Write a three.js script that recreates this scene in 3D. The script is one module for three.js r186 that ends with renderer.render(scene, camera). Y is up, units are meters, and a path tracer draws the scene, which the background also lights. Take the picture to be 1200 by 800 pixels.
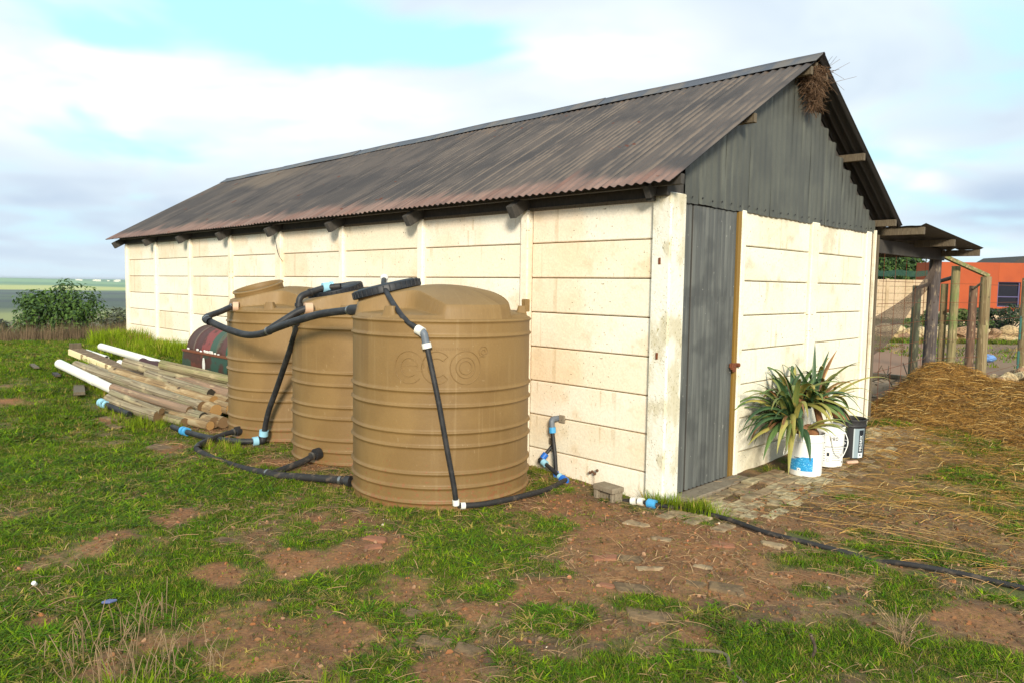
import * as THREE from 'three';
import { RoundedBoxGeometry } from 'three/addons/geometries/RoundedBoxGeometry.js';
import { mergeGeometries, mergeVertices } from 'three/addons/utils/BufferGeometryUtils.js';

// ---------------------------------------------------------------- camera, sky, sun, exposure
const scene = new THREE.Scene();
const camera = new THREE.PerspectiveCamera(49.6, 1024 / 682, 0.1, 20000);
camera.rotation.order = 'YXZ';
camera.position.set(3.259, 1.73, 4.739);
camera.rotation.set(-0.0751, 0.7866, 0.0153);
const renderer = new THREE.WebGLRenderer({ antialias: true });
renderer.toneMapping = THREE.LinearToneMapping;
renderer.toneMappingExposure = 1.5;
renderer.shadowMap.enabled = true;
renderer.setSize(1024, 682);

const SUN = new THREE.Vector3(0.70, 0.345, 0.625).normalize();
const sun = new THREE.DirectionalLight(new THREE.Color(1.0, 0.90, 0.73), 3.0);
sun.position.copy(SUN).multiplyScalar(40).add(new THREE.Vector3(-4, 0, 0));
sun.target.position.set(-4, 0, 0);
sun.castShadow = true;
sun.shadow.radius = 19;
sun.shadow.mapSize.set(4096, 4096);
Object.assign(sun.shadow.camera, { left: -22, right: 22, top: 18, bottom: -18, near: 1, far: 120 });
scene.add(sun, sun.target);

// ---------------------------------------------------------------- seeded randomness and noise
function rng(seed) {
  let s = seed >>> 0;
  return () => { s = (s + 0x6D2B79F5) >>> 0; let t = Math.imul(s ^ (s >>> 15), 1 | s); t = (t + Math.imul(t ^ (t >>> 7), 61 | t)) ^ t; return ((t ^ (t >>> 14)) >>> 0) / 4294967296; };
}
const hash = (x, y, s = 0) => { let h = Math.imul(x, 374761393) ^ Math.imul(y, 668265263) ^ Math.imul(s, 974634777); h = Math.imul(h ^ (h >>> 13), 1274126177); return ((h ^ (h >>> 16)) >>> 0) / 4294967296; };
const mod = (a, n) => ((a % n) + n) % n;
function vnoise(x, y, per = 0, s = 0) {               // value noise, periodic when per > 0
  const xi = Math.floor(x), yi = Math.floor(y); let fx = x - xi, fy = y - yi;
  fx = fx * fx * (3 - 2 * fx); fy = fy * fy * (3 - 2 * fy);
  const w = per ? (a) => mod(a, per) : (a) => a;
  const a = hash(w(xi), w(yi), s), b = hash(w(xi + 1), w(yi), s), c = hash(w(xi), w(yi + 1), s), d = hash(w(xi + 1), w(yi + 1), s);
  return a + (b - a) * fx + (c - a) * fy + (a - b - c + d) * fx * fy;
}
function fbm(x, y, oct = 4, per = 0, s = 0) {
  let v = 0, a = 0.5, n = 0;
  for (let i = 0; i < oct; i++) { v += a * vnoise(x, y, per, s + i * 17); n += a; a *= 0.5; x *= 2; y *= 2; per *= 2; }
  return v / n;
}
const clamp = (v, a = 0, b = 1) => Math.min(b, Math.max(a, v));
const ss = (a, b, t) => { t = clamp((t - a) / (b - a)); return t * t * (3 - 2 * t); };
const mix = (a, b, t) => a + (b - a) * t;
const mix3 = (a, b, t) => [mix(a[0], b[0], t), mix(a[1], b[1], t), mix(a[2], b[2], t)];
const R = rng(20240611);
const rr = (a, b) => a + (b - a) * R();

// ---------------------------------------------------------------- the sky: air and broken cloud
{
  const W = 2048, H = 1024, data = new Float32Array(W * H * 4);
  const gauss = (az, el, a0, e0, wa, we) => Math.exp(-(((az - a0) / wa) ** 2) - (((el - e0) / we) ** 2));
  for (let j = 0; j < H; j++) {
    const el = ((j + 0.5) / H - 0.5) * Math.PI, sy = Math.sin(el), e = el * 180 / Math.PI;
    for (let i = 0; i < W; i++) {
      const ph = ((i + 0.5) / W - 0.5) * 2 * Math.PI, dx = Math.cos(ph) * Math.cos(el), dz = Math.sin(ph) * Math.cos(el);
      const az = Math.atan2(dx, -dz) * 180 / Math.PI;
      const up = Math.max(sy, 0);
      const t = Math.pow(1 - up, 3);
      const air = mix3([0.32, 0.70, 0.76], [0.50, 0.68, 0.76], t);
      const k = 1 / (up + 0.16), px = dx * k, pz = dz * k;
      const wx = px + 0.7 * fbm(px * 1.1 + 9, pz * 1.1, 3, 0, 5), wz = pz + 0.7 * fbm(px * 1.1, pz * 1.1 + 4, 3, 0, 8);
      const n0 = fbm(wx * 1.7 + 3.3, wz * 1.7 + 1.2, 6, 0, 31) - 0.5, n1 = fbm(wx * 3.4 + 7, wz * 3.4, 5, 0, 77) - 0.5;
      // how far the cloud closes over the air: broad openings and banks, broken by noise
      let cov = 0.80 + 1.0 * n0 + 0.7 * n1;
      cov -= 0.85 * gauss(az, e, -61, 17.8, 9, 2.0) + 0.75 * gauss(az, e, -49, 17.0, 7, 1.8) + 0.55 * gauss(az, e, -73, 15.6, 4, 1.0) + 0.35 * gauss(az, e, -56, 26, 14, 6) + 0.4 * gauss(az, e, -20, 9.4, 4, 0.9) + 0.0 * gauss(az, e, -80, 8.4, 5, 1.2);
      cov += 0.35 * gauss(az, e, -70, 12, 12, 2.6) + 0.3 * gauss(az, e, -56, 13, 7, 1.8) + 0.3 * gauss(az, e, -30, 14, 16, 8);
      cov += 0.35 * (fbm(wx * 7.3 + 1, wz * 7.3, 5, 0, 61) - 0.5); cov = ss(0.30, 0.88, cov);
      // cloud: thin and white where the light comes through, blue grey in the banks
      const grey = clamp(0.58 * gauss(az, e, -78, 3.6, 14, 4.0) + 0.62 * gauss(az, e, -8, 14, 12, 6.0) + 1.0 * gauss(az, e, -10, 5.4, 7, 1.9) + 0.10 + 0.9 * n0 + 0.7 * n1);
      let lit = mix3([0.62, 0.70, 0.75], [0.37, 0.46, 0.58], grey);
      const bright = clamp(1.2 * gauss(az, e, -73, 12.2, 13, 3.0) + 0.75 * gauss(az, e, -57, 13, 8, 2.0) + 0.7 * gauss(az, e, -38, 17, 7, 3.0) + 1.5 * gauss(az, e, -17.6, 8.0, 2.3, 1.5) + 0.9 * gauss(az, e, -14.5, 2.9, 3, 0.7));
      lit = mix3(lit, [0.82, 0.83, 0.83], clamp(bright * (0.75 + 2.6 * n1 + 1.4 * n0 + 1.2 * (fbm(wx * 8 + 5, wz * 8, 4, 0, 67) - 0.5))));
      let c = mix3(air, lit, cov);
      c = mix3(c, [0.46, 0.55, 0.62], 0.7 * Math.exp(-Math.max(e, 0) / 1.6));
      if (sy < 0) c = [0.16, 0.15, 0.11];
      const o = (j * W + i) * 4; data[o] = c[0]; data[o + 1] = c[1]; data[o + 2] = c[2]; data[o + 3] = 1;
    }
  }
  const sky = new THREE.DataTexture(data, W, H, THREE.RGBAFormat, THREE.FloatType);
  sky.mapping = THREE.EquirectangularReflectionMapping; sky.magFilter = THREE.LinearFilter; sky.minFilter = THREE.LinearFilter; sky.needsUpdate = true;
  scene.background = sky; scene.environment = sky;
  scene.backgroundIntensity = 0.97; scene.environmentIntensity = 0.97;
}
scene.fog = new THREE.FogExp2(new THREE.Color(0.66, 0.76, 0.86), 0.00009);

// ---------------------------------------------------------------- naming, tagging, geometry helpers
const used = {};
function numbered(n) { const k = used[n] ?? 0; used[n] = k + 1; return k ? `${n}_${String(k).padStart(3, '0')}` : n; }
function thing(name, label, category, [x, y, z] = [0, 0, 0], turn = 0, group) {
  const o = new THREE.Group(); o.name = numbered(name); scene.add(o);
  o.position.set(x, y, z); o.rotation.y = turn; o.userData = { label, category };
  if (group) o.userData.group = group;
  return o;
}
function mesh(name, geo, mat, parent, label) {
  const m = new THREE.Mesh(Array.isArray(geo) ? merge(geo) : geo, mat);
  m.castShadow = m.receiveShadow = true;
  if (parent) { m.name = name; parent.add(m); }
  else { m.name = numbered(name); scene.add(m); }
  if (label) m.userData.label = label;
  return m;
}
function single(name, label, category, geo, mat, group) {
  const m = mesh(name, geo, mat); m.userData = { label, category }; if (group) m.userData.group = group; return m;
}
function structure(name, geo, mat) { const m = mesh(name, geo, mat); m.userData.kind = 'structure'; return m; }
function merge(list) {
  const l = list.map((g) => { const k = g.index ? g.toNonIndexed() : g; for (const a of Object.keys(k.attributes)) if (!['position', 'normal', 'uv'].includes(a)) k.deleteAttribute(a); return k; });
  return l.length === 1 ? l[0] : mergeGeometries(l);
}
function boxUV(g, ox = 0, oy = 0) {                     // uv in metres by the way each face points
  if (g.index) g = g.toNonIndexed();
  const p = g.attributes.position, n = g.attributes.normal, uv = new Float32Array(p.count * 2);
  for (let i = 0; i < p.count; i++) {
    const ax = Math.abs(n.getX(i)), ay = Math.abs(n.getY(i)), az = Math.abs(n.getZ(i));
    const [u, v] = ax >= ay && ax >= az ? [p.getZ(i), p.getY(i)] : ay >= az ? [p.getX(i), p.getZ(i)] : [p.getX(i), p.getY(i)];
    uv[2 * i] = u + ox; uv[2 * i + 1] = v + oy;
  }
  g.setAttribute('uv', new THREE.BufferAttribute(uv, 2)); return g;
}
const box = (w, h, d, x = 0, y = 0, z = 0, b = 0.004, ox = 0, oy = 0) =>
  boxUV(b ? new RoundedBoxGeometry(w, h, d, 1, Math.min(b, w / 2.1, h / 2.1, d / 2.1)) : new THREE.BoxGeometry(w, h, d), ox, oy).translate(x, y, z);
const V = (x, y, z) => new THREE.Vector3(x, y, z);
function curve(pts, t = 0.5) { return new THREE.CatmullRomCurve3(pts.map((p) => V(...p)), false, 'centripetal', t); }
function tubeUV(g, len, rad) { const uv = g.attributes.uv; for (let i = 0; i < uv.count; i++) uv.setXY(i, uv.getX(i) * len, uv.getY(i) * 2 * Math.PI * rad); return g; }
function tube(pts, r, seg = 40, rad = 10) { const c = curve(pts); return tubeUV(new THREE.TubeGeometry(c, seg, r, rad), c.getLength(), r); }
function poly(pts, r, rad = 10, steps = 6) {            // straight runs with tight bends
  const c = new THREE.CurvePath(), P = pts.map((p) => V(...p)); let at = P[0];
  for (let i = 1; i < P.length; i++) {
    if (i === P.length - 1) { c.add(new THREE.LineCurve3(at, P[i])); break; }
    const k = Math.min(0.06, at.distanceTo(P[i]) / 2.2, P[i].distanceTo(P[i + 1]) / 2.2);
    const a = P[i].clone().add(at.clone().sub(P[i]).setLength(k)), b = P[i].clone().add(P[i + 1].clone().sub(P[i]).setLength(k));
    c.add(new THREE.LineCurve3(at, a)); c.add(new THREE.QuadraticBezierCurve3(a, P[i], b)); at = b;
  }
  const pp = []; for (const s of c.curves) { const n = s.isLineCurve3 ? 2 : steps; for (let i = pp.length ? 1 : 0; i <= n; i++) pp.push(s.getPoint(i / n)); }
  const cc = new THREE.CatmullRomCurve3(pp, false, 'centripetal');
  return tubeUV(new THREE.TubeGeometry(cc, pp.length * 3, r, rad), cc.getLength(), r);
}
function cyl(a, b, r0, r1 = r0, rad = 12, open = false) {
  const A = V(...a), B = V(...b), L = A.distanceTo(B), g = new THREE.CylinderGeometry(r1, r0, L, rad, 1, open);
  const uv = g.attributes.uv; for (let i = 0; i < uv.count; i++) uv.setXY(i, uv.getX(i) * 2 * Math.PI * r0, uv.getY(i) * L);
  g.applyQuaternion(new THREE.Quaternion().setFromUnitVectors(V(0, 1, 0), B.clone().sub(A).normalize()));
  return g.translate((A.x + B.x) / 2, (A.y + B.y) / 2, (A.z + B.z) / 2);
}
function along(a, b, g) {                                // a shape modelled along +y from the origin, laid from a to b
  const A = V(...a), B = V(...b);
  return g.applyQuaternion(new THREE.Quaternion().setFromUnitVectors(V(0, 1, 0), B.sub(A).normalize())).translate(A.x, A.y, A.z);
}
function grid(nu, nv, f, uvf) {
  const pos = [], uv = [], idx = [];
  for (let j = 0; j <= nv; j++) for (let i = 0; i <= nu; i++) { const u = i / nu, v = j / nv; pos.push(...f(u, v)); uv.push(...(uvf ? uvf(u, v) : [u, v])); }
  for (let j = 0; j < nv; j++) for (let i = 0; i < nu; i++) { const a = j * (nu + 1) + i; idx.push(a, a + 1, a + nu + 2, a, a + nu + 2, a + nu + 1); }
  const g = new THREE.BufferGeometry(); g.setAttribute('position', new THREE.Float32BufferAttribute(pos, 3)); g.setAttribute('uv', new THREE.Float32BufferAttribute(uv, 2)); g.setIndex(idx); g.computeVertexNormals(); return g;
}
// ---------------------------------------------------------------- materials
const toLin = (c) => { c /= 255; return c <= 0.04045 ? c / 12.92 : ((c + 0.055) / 1.055) ** 2.4; };
function tex(size, rep, fn, srgb = true, sizeY = size) {
  const d = new Uint8Array(size * sizeY * 4);
  for (let j = 0; j < sizeY; j++) for (let i = 0; i < size; i++) {
    const c = fn(i / size, j / sizeY), o = (j * size + i) * 4;
    if (typeof c === 'number') { d[o] = d[o + 1] = d[o + 2] = clamp(c) * 255; } else { d[o] = clamp(c[0], 0, 255); d[o + 1] = clamp(c[1], 0, 255); d[o + 2] = clamp(c[2], 0, 255); }
    d[o + 3] = 255;
  }
  const t = new THREE.DataTexture(d, size, sizeY, THREE.RGBAFormat); t.wrapS = t.wrapT = THREE.RepeatWrapping; t.magFilter = THREE.LinearFilter; t.minFilter = THREE.LinearMipmapLinearFilter; t.generateMipmaps = true;
  if (srgb) t.colorSpace = THREE.SRGBColorSpace;
  t.repeat.set(rep, Array.isArray(rep) ? rep[1] : rep); if (Array.isArray(rep)) t.repeat.set(rep[0], rep[1]);
  t.needsUpdate = true; return t;
}
const std = (o) => new THREE.MeshStandardMaterial({ roughness: 0.9, side: THREE.DoubleSide, ...o });
const lin = (r, g, b) => new THREE.Color().setRGB(r, g, b);
const srgb = (r, g, b) => lin(toLin(r), toLin(g), toLin(b));
const bumpFine = tex(256, 2.5, (u, v) => fbm(u * 24, v * 24, 4, 24, 3), false);
const bumpCoarse = tex(256, 1, (u, v) => fbm(u * 8, v * 8, 5, 8, 9), false);
function paintTex(base, seed, warm, dirtCol, dirt) {
  return tex(1024, 1 / 3, (u, v) => {
    const big = fbm(u * 6, v * 6, 5, 6, seed), mid = fbm(u * 24, v * 24, 4, 24, seed + 3), fine = vnoise(u * 300, v * 300, 300, seed + 5);
    let c = mix3(base, warm, ss(0.42, 0.75, big) * 0.8);
    c = mix3(c, dirtCol, ss(0.56, 0.78, mid * 0.65 + big * 0.35) * dirt);
    const sp = vnoise(u * 230, v * 170, 0, seed + 11); c = mix3(c, [112, 96, 66], ss(0.925, 0.965, sp) * 0.75 * ss(0.4, 0.55, fbm(u * 10, v * 10, 3, 10, seed + 21)));
    const st = vnoise(u * 90, v * 7, 0, seed + 33); c = mix3(c, [176, 152, 112], ss(0.74, 0.95, st) * ss(0.45, 0.62, fbm(u * 12, v * 4, 3, 4, seed + 41)) * 0.30);
    const f = 0.965 + 0.07 * fine; return [c[0] * f, c[1] * f, c[2] * f];
  });
}
const M = {};
M.wall = std({ map: paintTex([244, 236, 218], 101, [243, 221, 192], [210, 186, 148], 0.3), bumpMap: bumpFine, bumpScale: 0.0016, roughness: 0.82 });
M.wallPale = std({ map: paintTex([240, 234, 214], 131, [230, 221, 194], [190, 179, 154], 0.5), bumpMap: bumpFine, bumpScale: 0.0022, roughness: 0.86 });
M.wallB = M.wall.clone(); M.wallB.color = lin(0.97, 0.93, 0.86);
M.wallC = M.wall.clone(); M.wallC.color = lin(0.93, 0.92, 0.88);
M.gap = std({ color: srgb(134, 104, 70), bumpMap: bumpFine, bumpScale: 0.003 });
M.pillar = std({ map: tex(1024, [1.25, 0.625], (u, v) => {
  const big = fbm(u * 8, v * 8, 5, 8, 301), pit = vnoise(u * 190, v * 150, 0, 303), pit2 = vnoise(u * 80, v * 60, 0, 309);
  let c = mix3([234, 230, 216], [206, 198, 172], ss(0.4, 0.7, big));
  c = mix3(c, [122, 114, 84], ss(0.8, 0.92, pit) * 0.8 * ss(0.35, 0.6, fbm(u * 14, v * 10, 3, 0, 307)));
  c = mix3(c, [132, 116, 62], ss(0.84, 0.95, pit2) * 0.6 * ss(0.5, 0.62, big)); return c;
}), bumpMap: bumpFine, bumpScale: 0.003 });
M.cladding = std({ map: tex(512, 0.5, (u, v) => {
  const a = fbm(u * 40, v * 3, 4, 0, 401), b = fbm(u * 7, v * 7, 4, 7, 405), c = vnoise(u * 256, v * 256, 256, 411);
  let k = mix3([86, 88, 81], [77, 79, 74], ss(0.35, 0.7, b)); k = mix3(k, [116, 118, 106], ss(0.55, 0.8, a) * 0.5); k = mix3(k, [60, 62, 60], ss(0.62, 0.85, fbm(u * 26, v * 2, 3, 0, 415)) * 0.5);
  return k.map((x) => x * (0.96 + 0.08 * c));
}), roughness: 0.62, metalness: 0 });
M.door = std({ map: tex(512, 0.6, (u, v) => {
  const a = fbm(u * 50, v * 3, 4, 0, 431), b = fbm(u * 8, v * 8, 4, 8, 435); let k = mix3([86, 88, 86], [104, 106, 102], ss(0.35, 0.7, a));
  k = mix3(k, [70, 72, 71], ss(0.5, 0.75, b) * 0.6); k = mix3(k, [206, 202, 190], ss(0.965, 0.985, vnoise(u * 90, v * 60, 0, 441)) * 0.8); return k;
}), roughness: 0.6 });
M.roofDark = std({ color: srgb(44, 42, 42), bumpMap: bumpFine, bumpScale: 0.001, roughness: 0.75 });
M.ridge = std({ map: tex(256, 0.7, (u, v) => mix3([78, 80, 88], [104, 96, 90], ss(0.45, 0.72, fbm(u * 9, v * 9, 5, 9, 461)))), roughness: 0.6 });
M.timberDark = std({ map: tex(256, [3, 0.8], (u, v) => mix3([58, 56, 54], [78, 74, 68], fbm(u * 22, v * 4, 4, 0, 471))), roughness: 0.9 });
M.timberGrey = std({ map: tex(512, [3, 0.5], (u, v) => { const a = fbm(u * 34, v * 3, 5, 0, 481); let k = mix3([84, 74, 60], [120, 108, 88], a); return mix3(k, [70, 58, 44], ss(0.7, 0.85, fbm(u * 60, v * 2, 3, 0, 485)) * 0.7); }), bumpMap: bumpFine, bumpScale: 0.003 });
M.timberYellow = std({ map: tex(256, [3, 0.5], (u, v) => mix3([150, 112, 34], [120, 96, 52], fbm(u * 30, v * 3, 4, 0, 491))), roughness: 0.75 });
M.rust = std({ map: tex(256, 6, (u, v) => mix3([92, 48, 28], [140, 84, 50], fbm(u * 20, v * 20, 4, 20, 501))), roughness: 0.95 });
M.tank = std({ map: tex(1024, 0.5, (u, v) => {
  const a = fbm(u * 7, v * 5, 5, 0, 521), b = fbm(u * 60, v * 4, 4, 0, 525), f = vnoise(u * 400, v * 400, 400, 529);
  let k = mix3([125, 97, 56], [137, 108, 64], ss(0.3, 0.7, a)); k = mix3(k, [150, 124, 84], ss(0.6, 0.85, b) * 0.28); k = mix3(k, [164, 140, 104], ss(0.80, 0.92, vnoise(u * 150, v * 3, 0, 527)) * 0.22 * ss(0.5, 0.65, fbm(u * 9 + 3, v * 2, 3, 0, 528))); k = mix3(k, [172, 150, 118], ss(0.955, 0.985, vnoise(u * 120, v * 100, 0, 531)) * 0.5);
  return k.map((x) => x * (0.975 + 0.05 * f));
}), bumpMap: bumpFine, bumpScale: 0.0006, roughness: 0.58 });
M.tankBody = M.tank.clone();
M.tankBody.map = tex(1024, 0.5, (u, v) => {             // sun-bleached runs, scuffs, soil specks with red ground bounce painted in near the base
  const a = fbm(u * 7, v * 5, 5, 0, 1721), b = fbm(u * 60, v * 4, 4, 0, 1725), f = vnoise(u * 400, v * 400, 400, 1729);
  let k = mix3([125, 97, 56], [137, 108, 64], ss(0.3, 0.7, a)); k = mix3(k, [150, 124, 84], ss(0.6, 0.85, b) * 0.28);
  k = mix3(k, [164, 140, 104], ss(0.80, 0.92, vnoise(u * 150, v * 3, 0, 1727)) * 0.25 * ss(0.5, 0.65, fbm(u * 9 + 3, v * 2, 3, 0, 1728)));
  k = mix3(k, [172, 150, 118], ss(0.955, 0.985, vnoise(u * 120, v * 100, 0, 1731)) * 0.5);
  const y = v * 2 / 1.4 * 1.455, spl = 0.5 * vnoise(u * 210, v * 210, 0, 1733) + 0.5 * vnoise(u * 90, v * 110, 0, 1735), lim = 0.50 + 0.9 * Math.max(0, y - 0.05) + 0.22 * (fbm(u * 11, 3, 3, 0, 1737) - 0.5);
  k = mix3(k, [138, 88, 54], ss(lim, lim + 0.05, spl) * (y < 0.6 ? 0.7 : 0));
  return k.map((x) => x * (0.975 + 0.05 * f));
});
M.black = std({ map: tex(256, 2, (u, v) => mix3([34, 34, 37], [52, 51, 52], ss(0.4, 0.75, fbm(u * 10, v * 10, 5, 10, 541)))), roughness: 0.55 });
M.blackDusty = std({ map: tex(512, 2, (u, v) => mix3([38, 36, 36], [96, 82, 68], ss(0.48, 0.78, fbm(u * 14, v * 14, 5, 14, 551)) * 0.75)), roughness: 0.75 });
M.lid = std({ map: tex(256, 1.5, (u, v) => mix3([26, 29, 36], [58, 58, 60], ss(0.5, 0.8, fbm(u * 8, v * 8, 5, 8, 561)))), roughness: 0.5 });
M.blue = std({ color: srgb(32, 104, 196), roughness: 0.45 });
M.paleBlue = std({ color: srgb(150, 200, 222), roughness: 0.5 });
M.skyBlue = std({ color: srgb(72, 160, 214), roughness: 0.45 });
M.whitePlastic = std({ map: tex(256, 2, (u, v) => mix3([232, 230, 222], [206, 198, 180], ss(0.5, 0.8, fbm(u * 9, v * 9, 5, 9, 571)) * 0.7)), roughness: 0.45 });
M.pvc = std({ map: tex(512, 1.4, (u, v) => { let k = mix3([238, 236, 228], [208, 202, 182], ss(0.45, 0.8, fbm(u * 8, v * 8, 5, 8, 581)) * 0.8); return mix3(k, [120, 112, 80], ss(0.93, 0.97, vnoise(u * 90, v * 90, 90, 585)) * 0.6); }), roughness: 0.5 });
M.steel = std({ color: srgb(150, 150, 148), metalness: 0.9, roughness: 0.4 });
M.concrete = std({ map: tex(512, 1.5, (u, v) => { let k = mix3([150, 138, 118], [122, 108, 90], fbm(u * 14, v * 14, 5, 14, 591)); return mix3(k, [92, 80, 64], ss(0.62, 0.8, fbm(u * 40, v * 40, 4, 40, 595)) * 0.7); }), bumpMap: bumpCoarse, bumpScale: 0.008 });
// ---------------------------------------------------------------- terrain
const valleyDrop = [[0, 0], [5, 0.7], [20, 2.4], [60, 4.6], [200, 9.6], [800, 23], [2000, 30], [4000, 13], [5000, 0.2], [5600, -0.6], [7000, 30], [12000, 200]];
function lerpTable(t, s) { for (let i = 1; i < t.length; i++) if (s <= t[i][0]) { const k = (s - t[i - 1][0]) / (t[i][0] - t[i - 1][0]); return mix(t[i - 1][1], t[i][1], k); } return t[t.length - 1][1]; }
function G(x, z) {                                       // the yard's level
  return 0.12 + 0.45 * ss(-4.6, -8.8, x) + 0.1 * ss(-1.5, -4.5, z) * ss(-1, 0.5, x) - 0.05 * Math.exp(-(x * x + z * z) / 0.6);
}
function H(x, z) {
  const s = Math.max(0, -x - 12.6), w = ss(-42, -16, z + 0.6 * s);
  return G(x, z) - w * (lerpTable(valleyDrop, s)) + (s > 30 ? w * Math.min(1, (s - 30) / 500) * 5 * (fbm(x / 700 + 3, z / 700, 3, 0, 7) - 0.5) * Math.min(1, s / 3000) : 0);
}
const micro = (x, z) => 0.030 * (fbm(x * 1.7, z * 1.7, 3, 0, 701) - 0.5) + 0.022 * (fbm(x * 7, z * 7, 3, 0, 705) - 0.5) + moundAt(x, z);
// bare patches (D) and grassy patches (G) of the yard: x, z, half length, half width, turn
const bare = [[0.25, 3.3, 0.62, 0.40, -0.82], [-1.57, 3.3, 0.46, 0.32, -0.83], [-1.81, 2.99, 0.16, 0.19, -0.83], [0.09, 3.18, 0.46, 0.30, -0.82], [0.42, 3.39, 0.28, 0.22, -0.82], [-0.71, 3.06, 0.28, 0.16, -0.83], [-0.6, 2.65, 0.17, 0.2, -0.83], [-0.42, 2.25, 0.26, 0.32, -0.83], [-1.03, 2.07, 0.34, 0.26, -0.84], [0.16, 2.45, 0.23, 0.22, -0.82], [0.96, 2.82, 0.16, 0.12, -0.82], [0.59, 2.3, 0.17, 0.14, -0.82], [0.69, 1.89, 0.23, 0.16, -0.82], [0.67, 0.92, 0.72, 0.9, -0.84], [-0.3, 0.62, 0.46, 0.32, -0.98], [1.41, 1.11, 0.33, 0.19, -0.82], [1.62, 0.62, 0.27, 0.14, -0.82], [1.81, -0.92, 0.52, 0.31, -0.83], [2.24, -0.66, 0.25, 0.26, -0.83], [2.4, 0.57, 0.3, 0.3, -0.82], [2.36, -0.18, 0.18, 0.18, -0.83], [1.54, 1.76, 0.12, 0.18, -0.82], [-0.63, 3.95, 0.07, 0.1, -0.82], [-6.63, 2.83, 0.33, 0.17, -1.23], [-4.08, 2.16, 0.28, 0.4, -0.86], [-5.65, 2.14, 0.19, 0.2, -1.15], [-6.95, 2.14, 0.13, 0.15, -1.26], [1.18, 2.07, 0.2, 0.12, -0.82], [-4.6, 1.35, 0.7, 0.3, -0.3], [0.75, -0.6, 0.75, 0.9, 0], [0.9, -2.4, 0.6, 1.4, 0], [-2.7, 1.6, 0.5, 0.2, -0.4]];
const grassy = [[0.16, 1.62, 0.39, 0.27, -0.84], [-0.24, 1.83, 0.32, 0.25, -0.83], [0.03, 1.08, 0.23, 0.19, -0.89], [0.68, 3.01, 0.22, 0.16, -0.82], [1.4, 2.35, 0.22, 0.13, -0.82], [1.75, 1.76, 0.31, 0.23, -0.82], [2.08, 1.35, 0.27, 0.21, -0.82], [1.71, -0.2, 0.33, 0.25, -0.83], [1.58, 0.27, 0.37, 0.19, -0.82], [0.38, 2.22, 0.27, 0.16, -0.82], [1.15, 1.62, 0.18, 0.11, -0.82], [1.54, -2.39, 0.36, 0.23, -0.74], [0.98, 2.09, 0.17, 0.15, -0.82], [2.11, 0.51, 0.28, 0.2, -0.82], [0.33, -4.35, 0.35, 0.22, -0.3], [0.2, 3.75, 0.2, 0.15, 0], [-2.4, 2.3, 0.5, 0.35, -0.6], [-0.95, 1.75, 0.2, 0.12, -0.6]];
function patches(list, x, z) {
  let m = 0; const wob = 1.5 * (fbm(x * 2.6 + 5, z * 2.6, 5, 0, 711) - 0.5) + 0.9 * (fbm(x * 11 + 5, z * 11, 3, 0, 715) - 0.5);
  for (const [px, pz, a, b, t] of list) { const dx = x - px, dz = z - pz; if (dx * dx + dz * dz > 4 * Math.max(a, b) ** 2) continue; const c = Math.cos(t), s = Math.sin(t), u = (dx * c + dz * s) / a, v = (-dx * s + dz * c) / b; m = Math.max(m, 1 - ss(0.35, 1.45, Math.sqrt(u * u + v * v) + wob)); }
  return m;
}
function moundAt(x, z) { return 0.035 * Math.exp(-(((x - 0.3) / 0.34) ** 2) - ((z - 3.35) / 0.25) ** 2) + 0.03 * Math.exp(-(((x + 1.57) / 0.35) ** 2) - ((z - 3.3) / 0.25) ** 2) + 0.05 * Math.exp(-(((x - 1.85) / 0.5) ** 2) - ((z + 0.95) / 0.28) ** 2) - 0.03 * Math.exp(-(((x - 0.36) / 0.13) ** 2) - ((z - 3.05) / 0.1) ** 2); }
function cover(x, z) {                                    // how much living grass grows here, 0 to 1
  const sd = (x - 0.6) * -0.51 + (z - 3.35) * 0.86;
  let g = mix(0.50, 0.88, ss(-0.6, 1.1, sd));
  if (x < -5) g = Math.max(g, 0.85);
  g += 1.15 * (fbm(x * 1.9 + 2, z * 1.9, 4, 0, 721) - 0.5) + 1.25 * (fbm(x * 5.5, z * 5.5 + 3, 5, 0, 725) - 0.5);
  g += 0.5 * patches(grassy, x, z);
  g -= 0.66 * patches(bare, x, z);
  if (z < -4.2) g -= 0.9 * ss(-4.2, -6, z) * ss(-4, -1, x);
  if (z < 0 && x > -11.8 && x < 0.14 && z > -4.3) g = 0;
  return clamp(g);
}
function strawCover(x, z) {                               // loose straw blown about to the right of the door
  let s = ss(0.9, 2.0, x + 0.35 * (-z)) * ss(0.5, -1.2, z) * (z < -5 ? 0.7 : 1) * ss(0.3, 0.8, x - 0.02 * z);
  return clamp(s * (0.35 + 1.1 * fbm(x * 2.3, z * 2.3 + 8, 4, 0, 731)));
}
const GX0 = -11.5, GX1 = 4.7, GZ0 = -10.5, GZ1 = 5.7;
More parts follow.
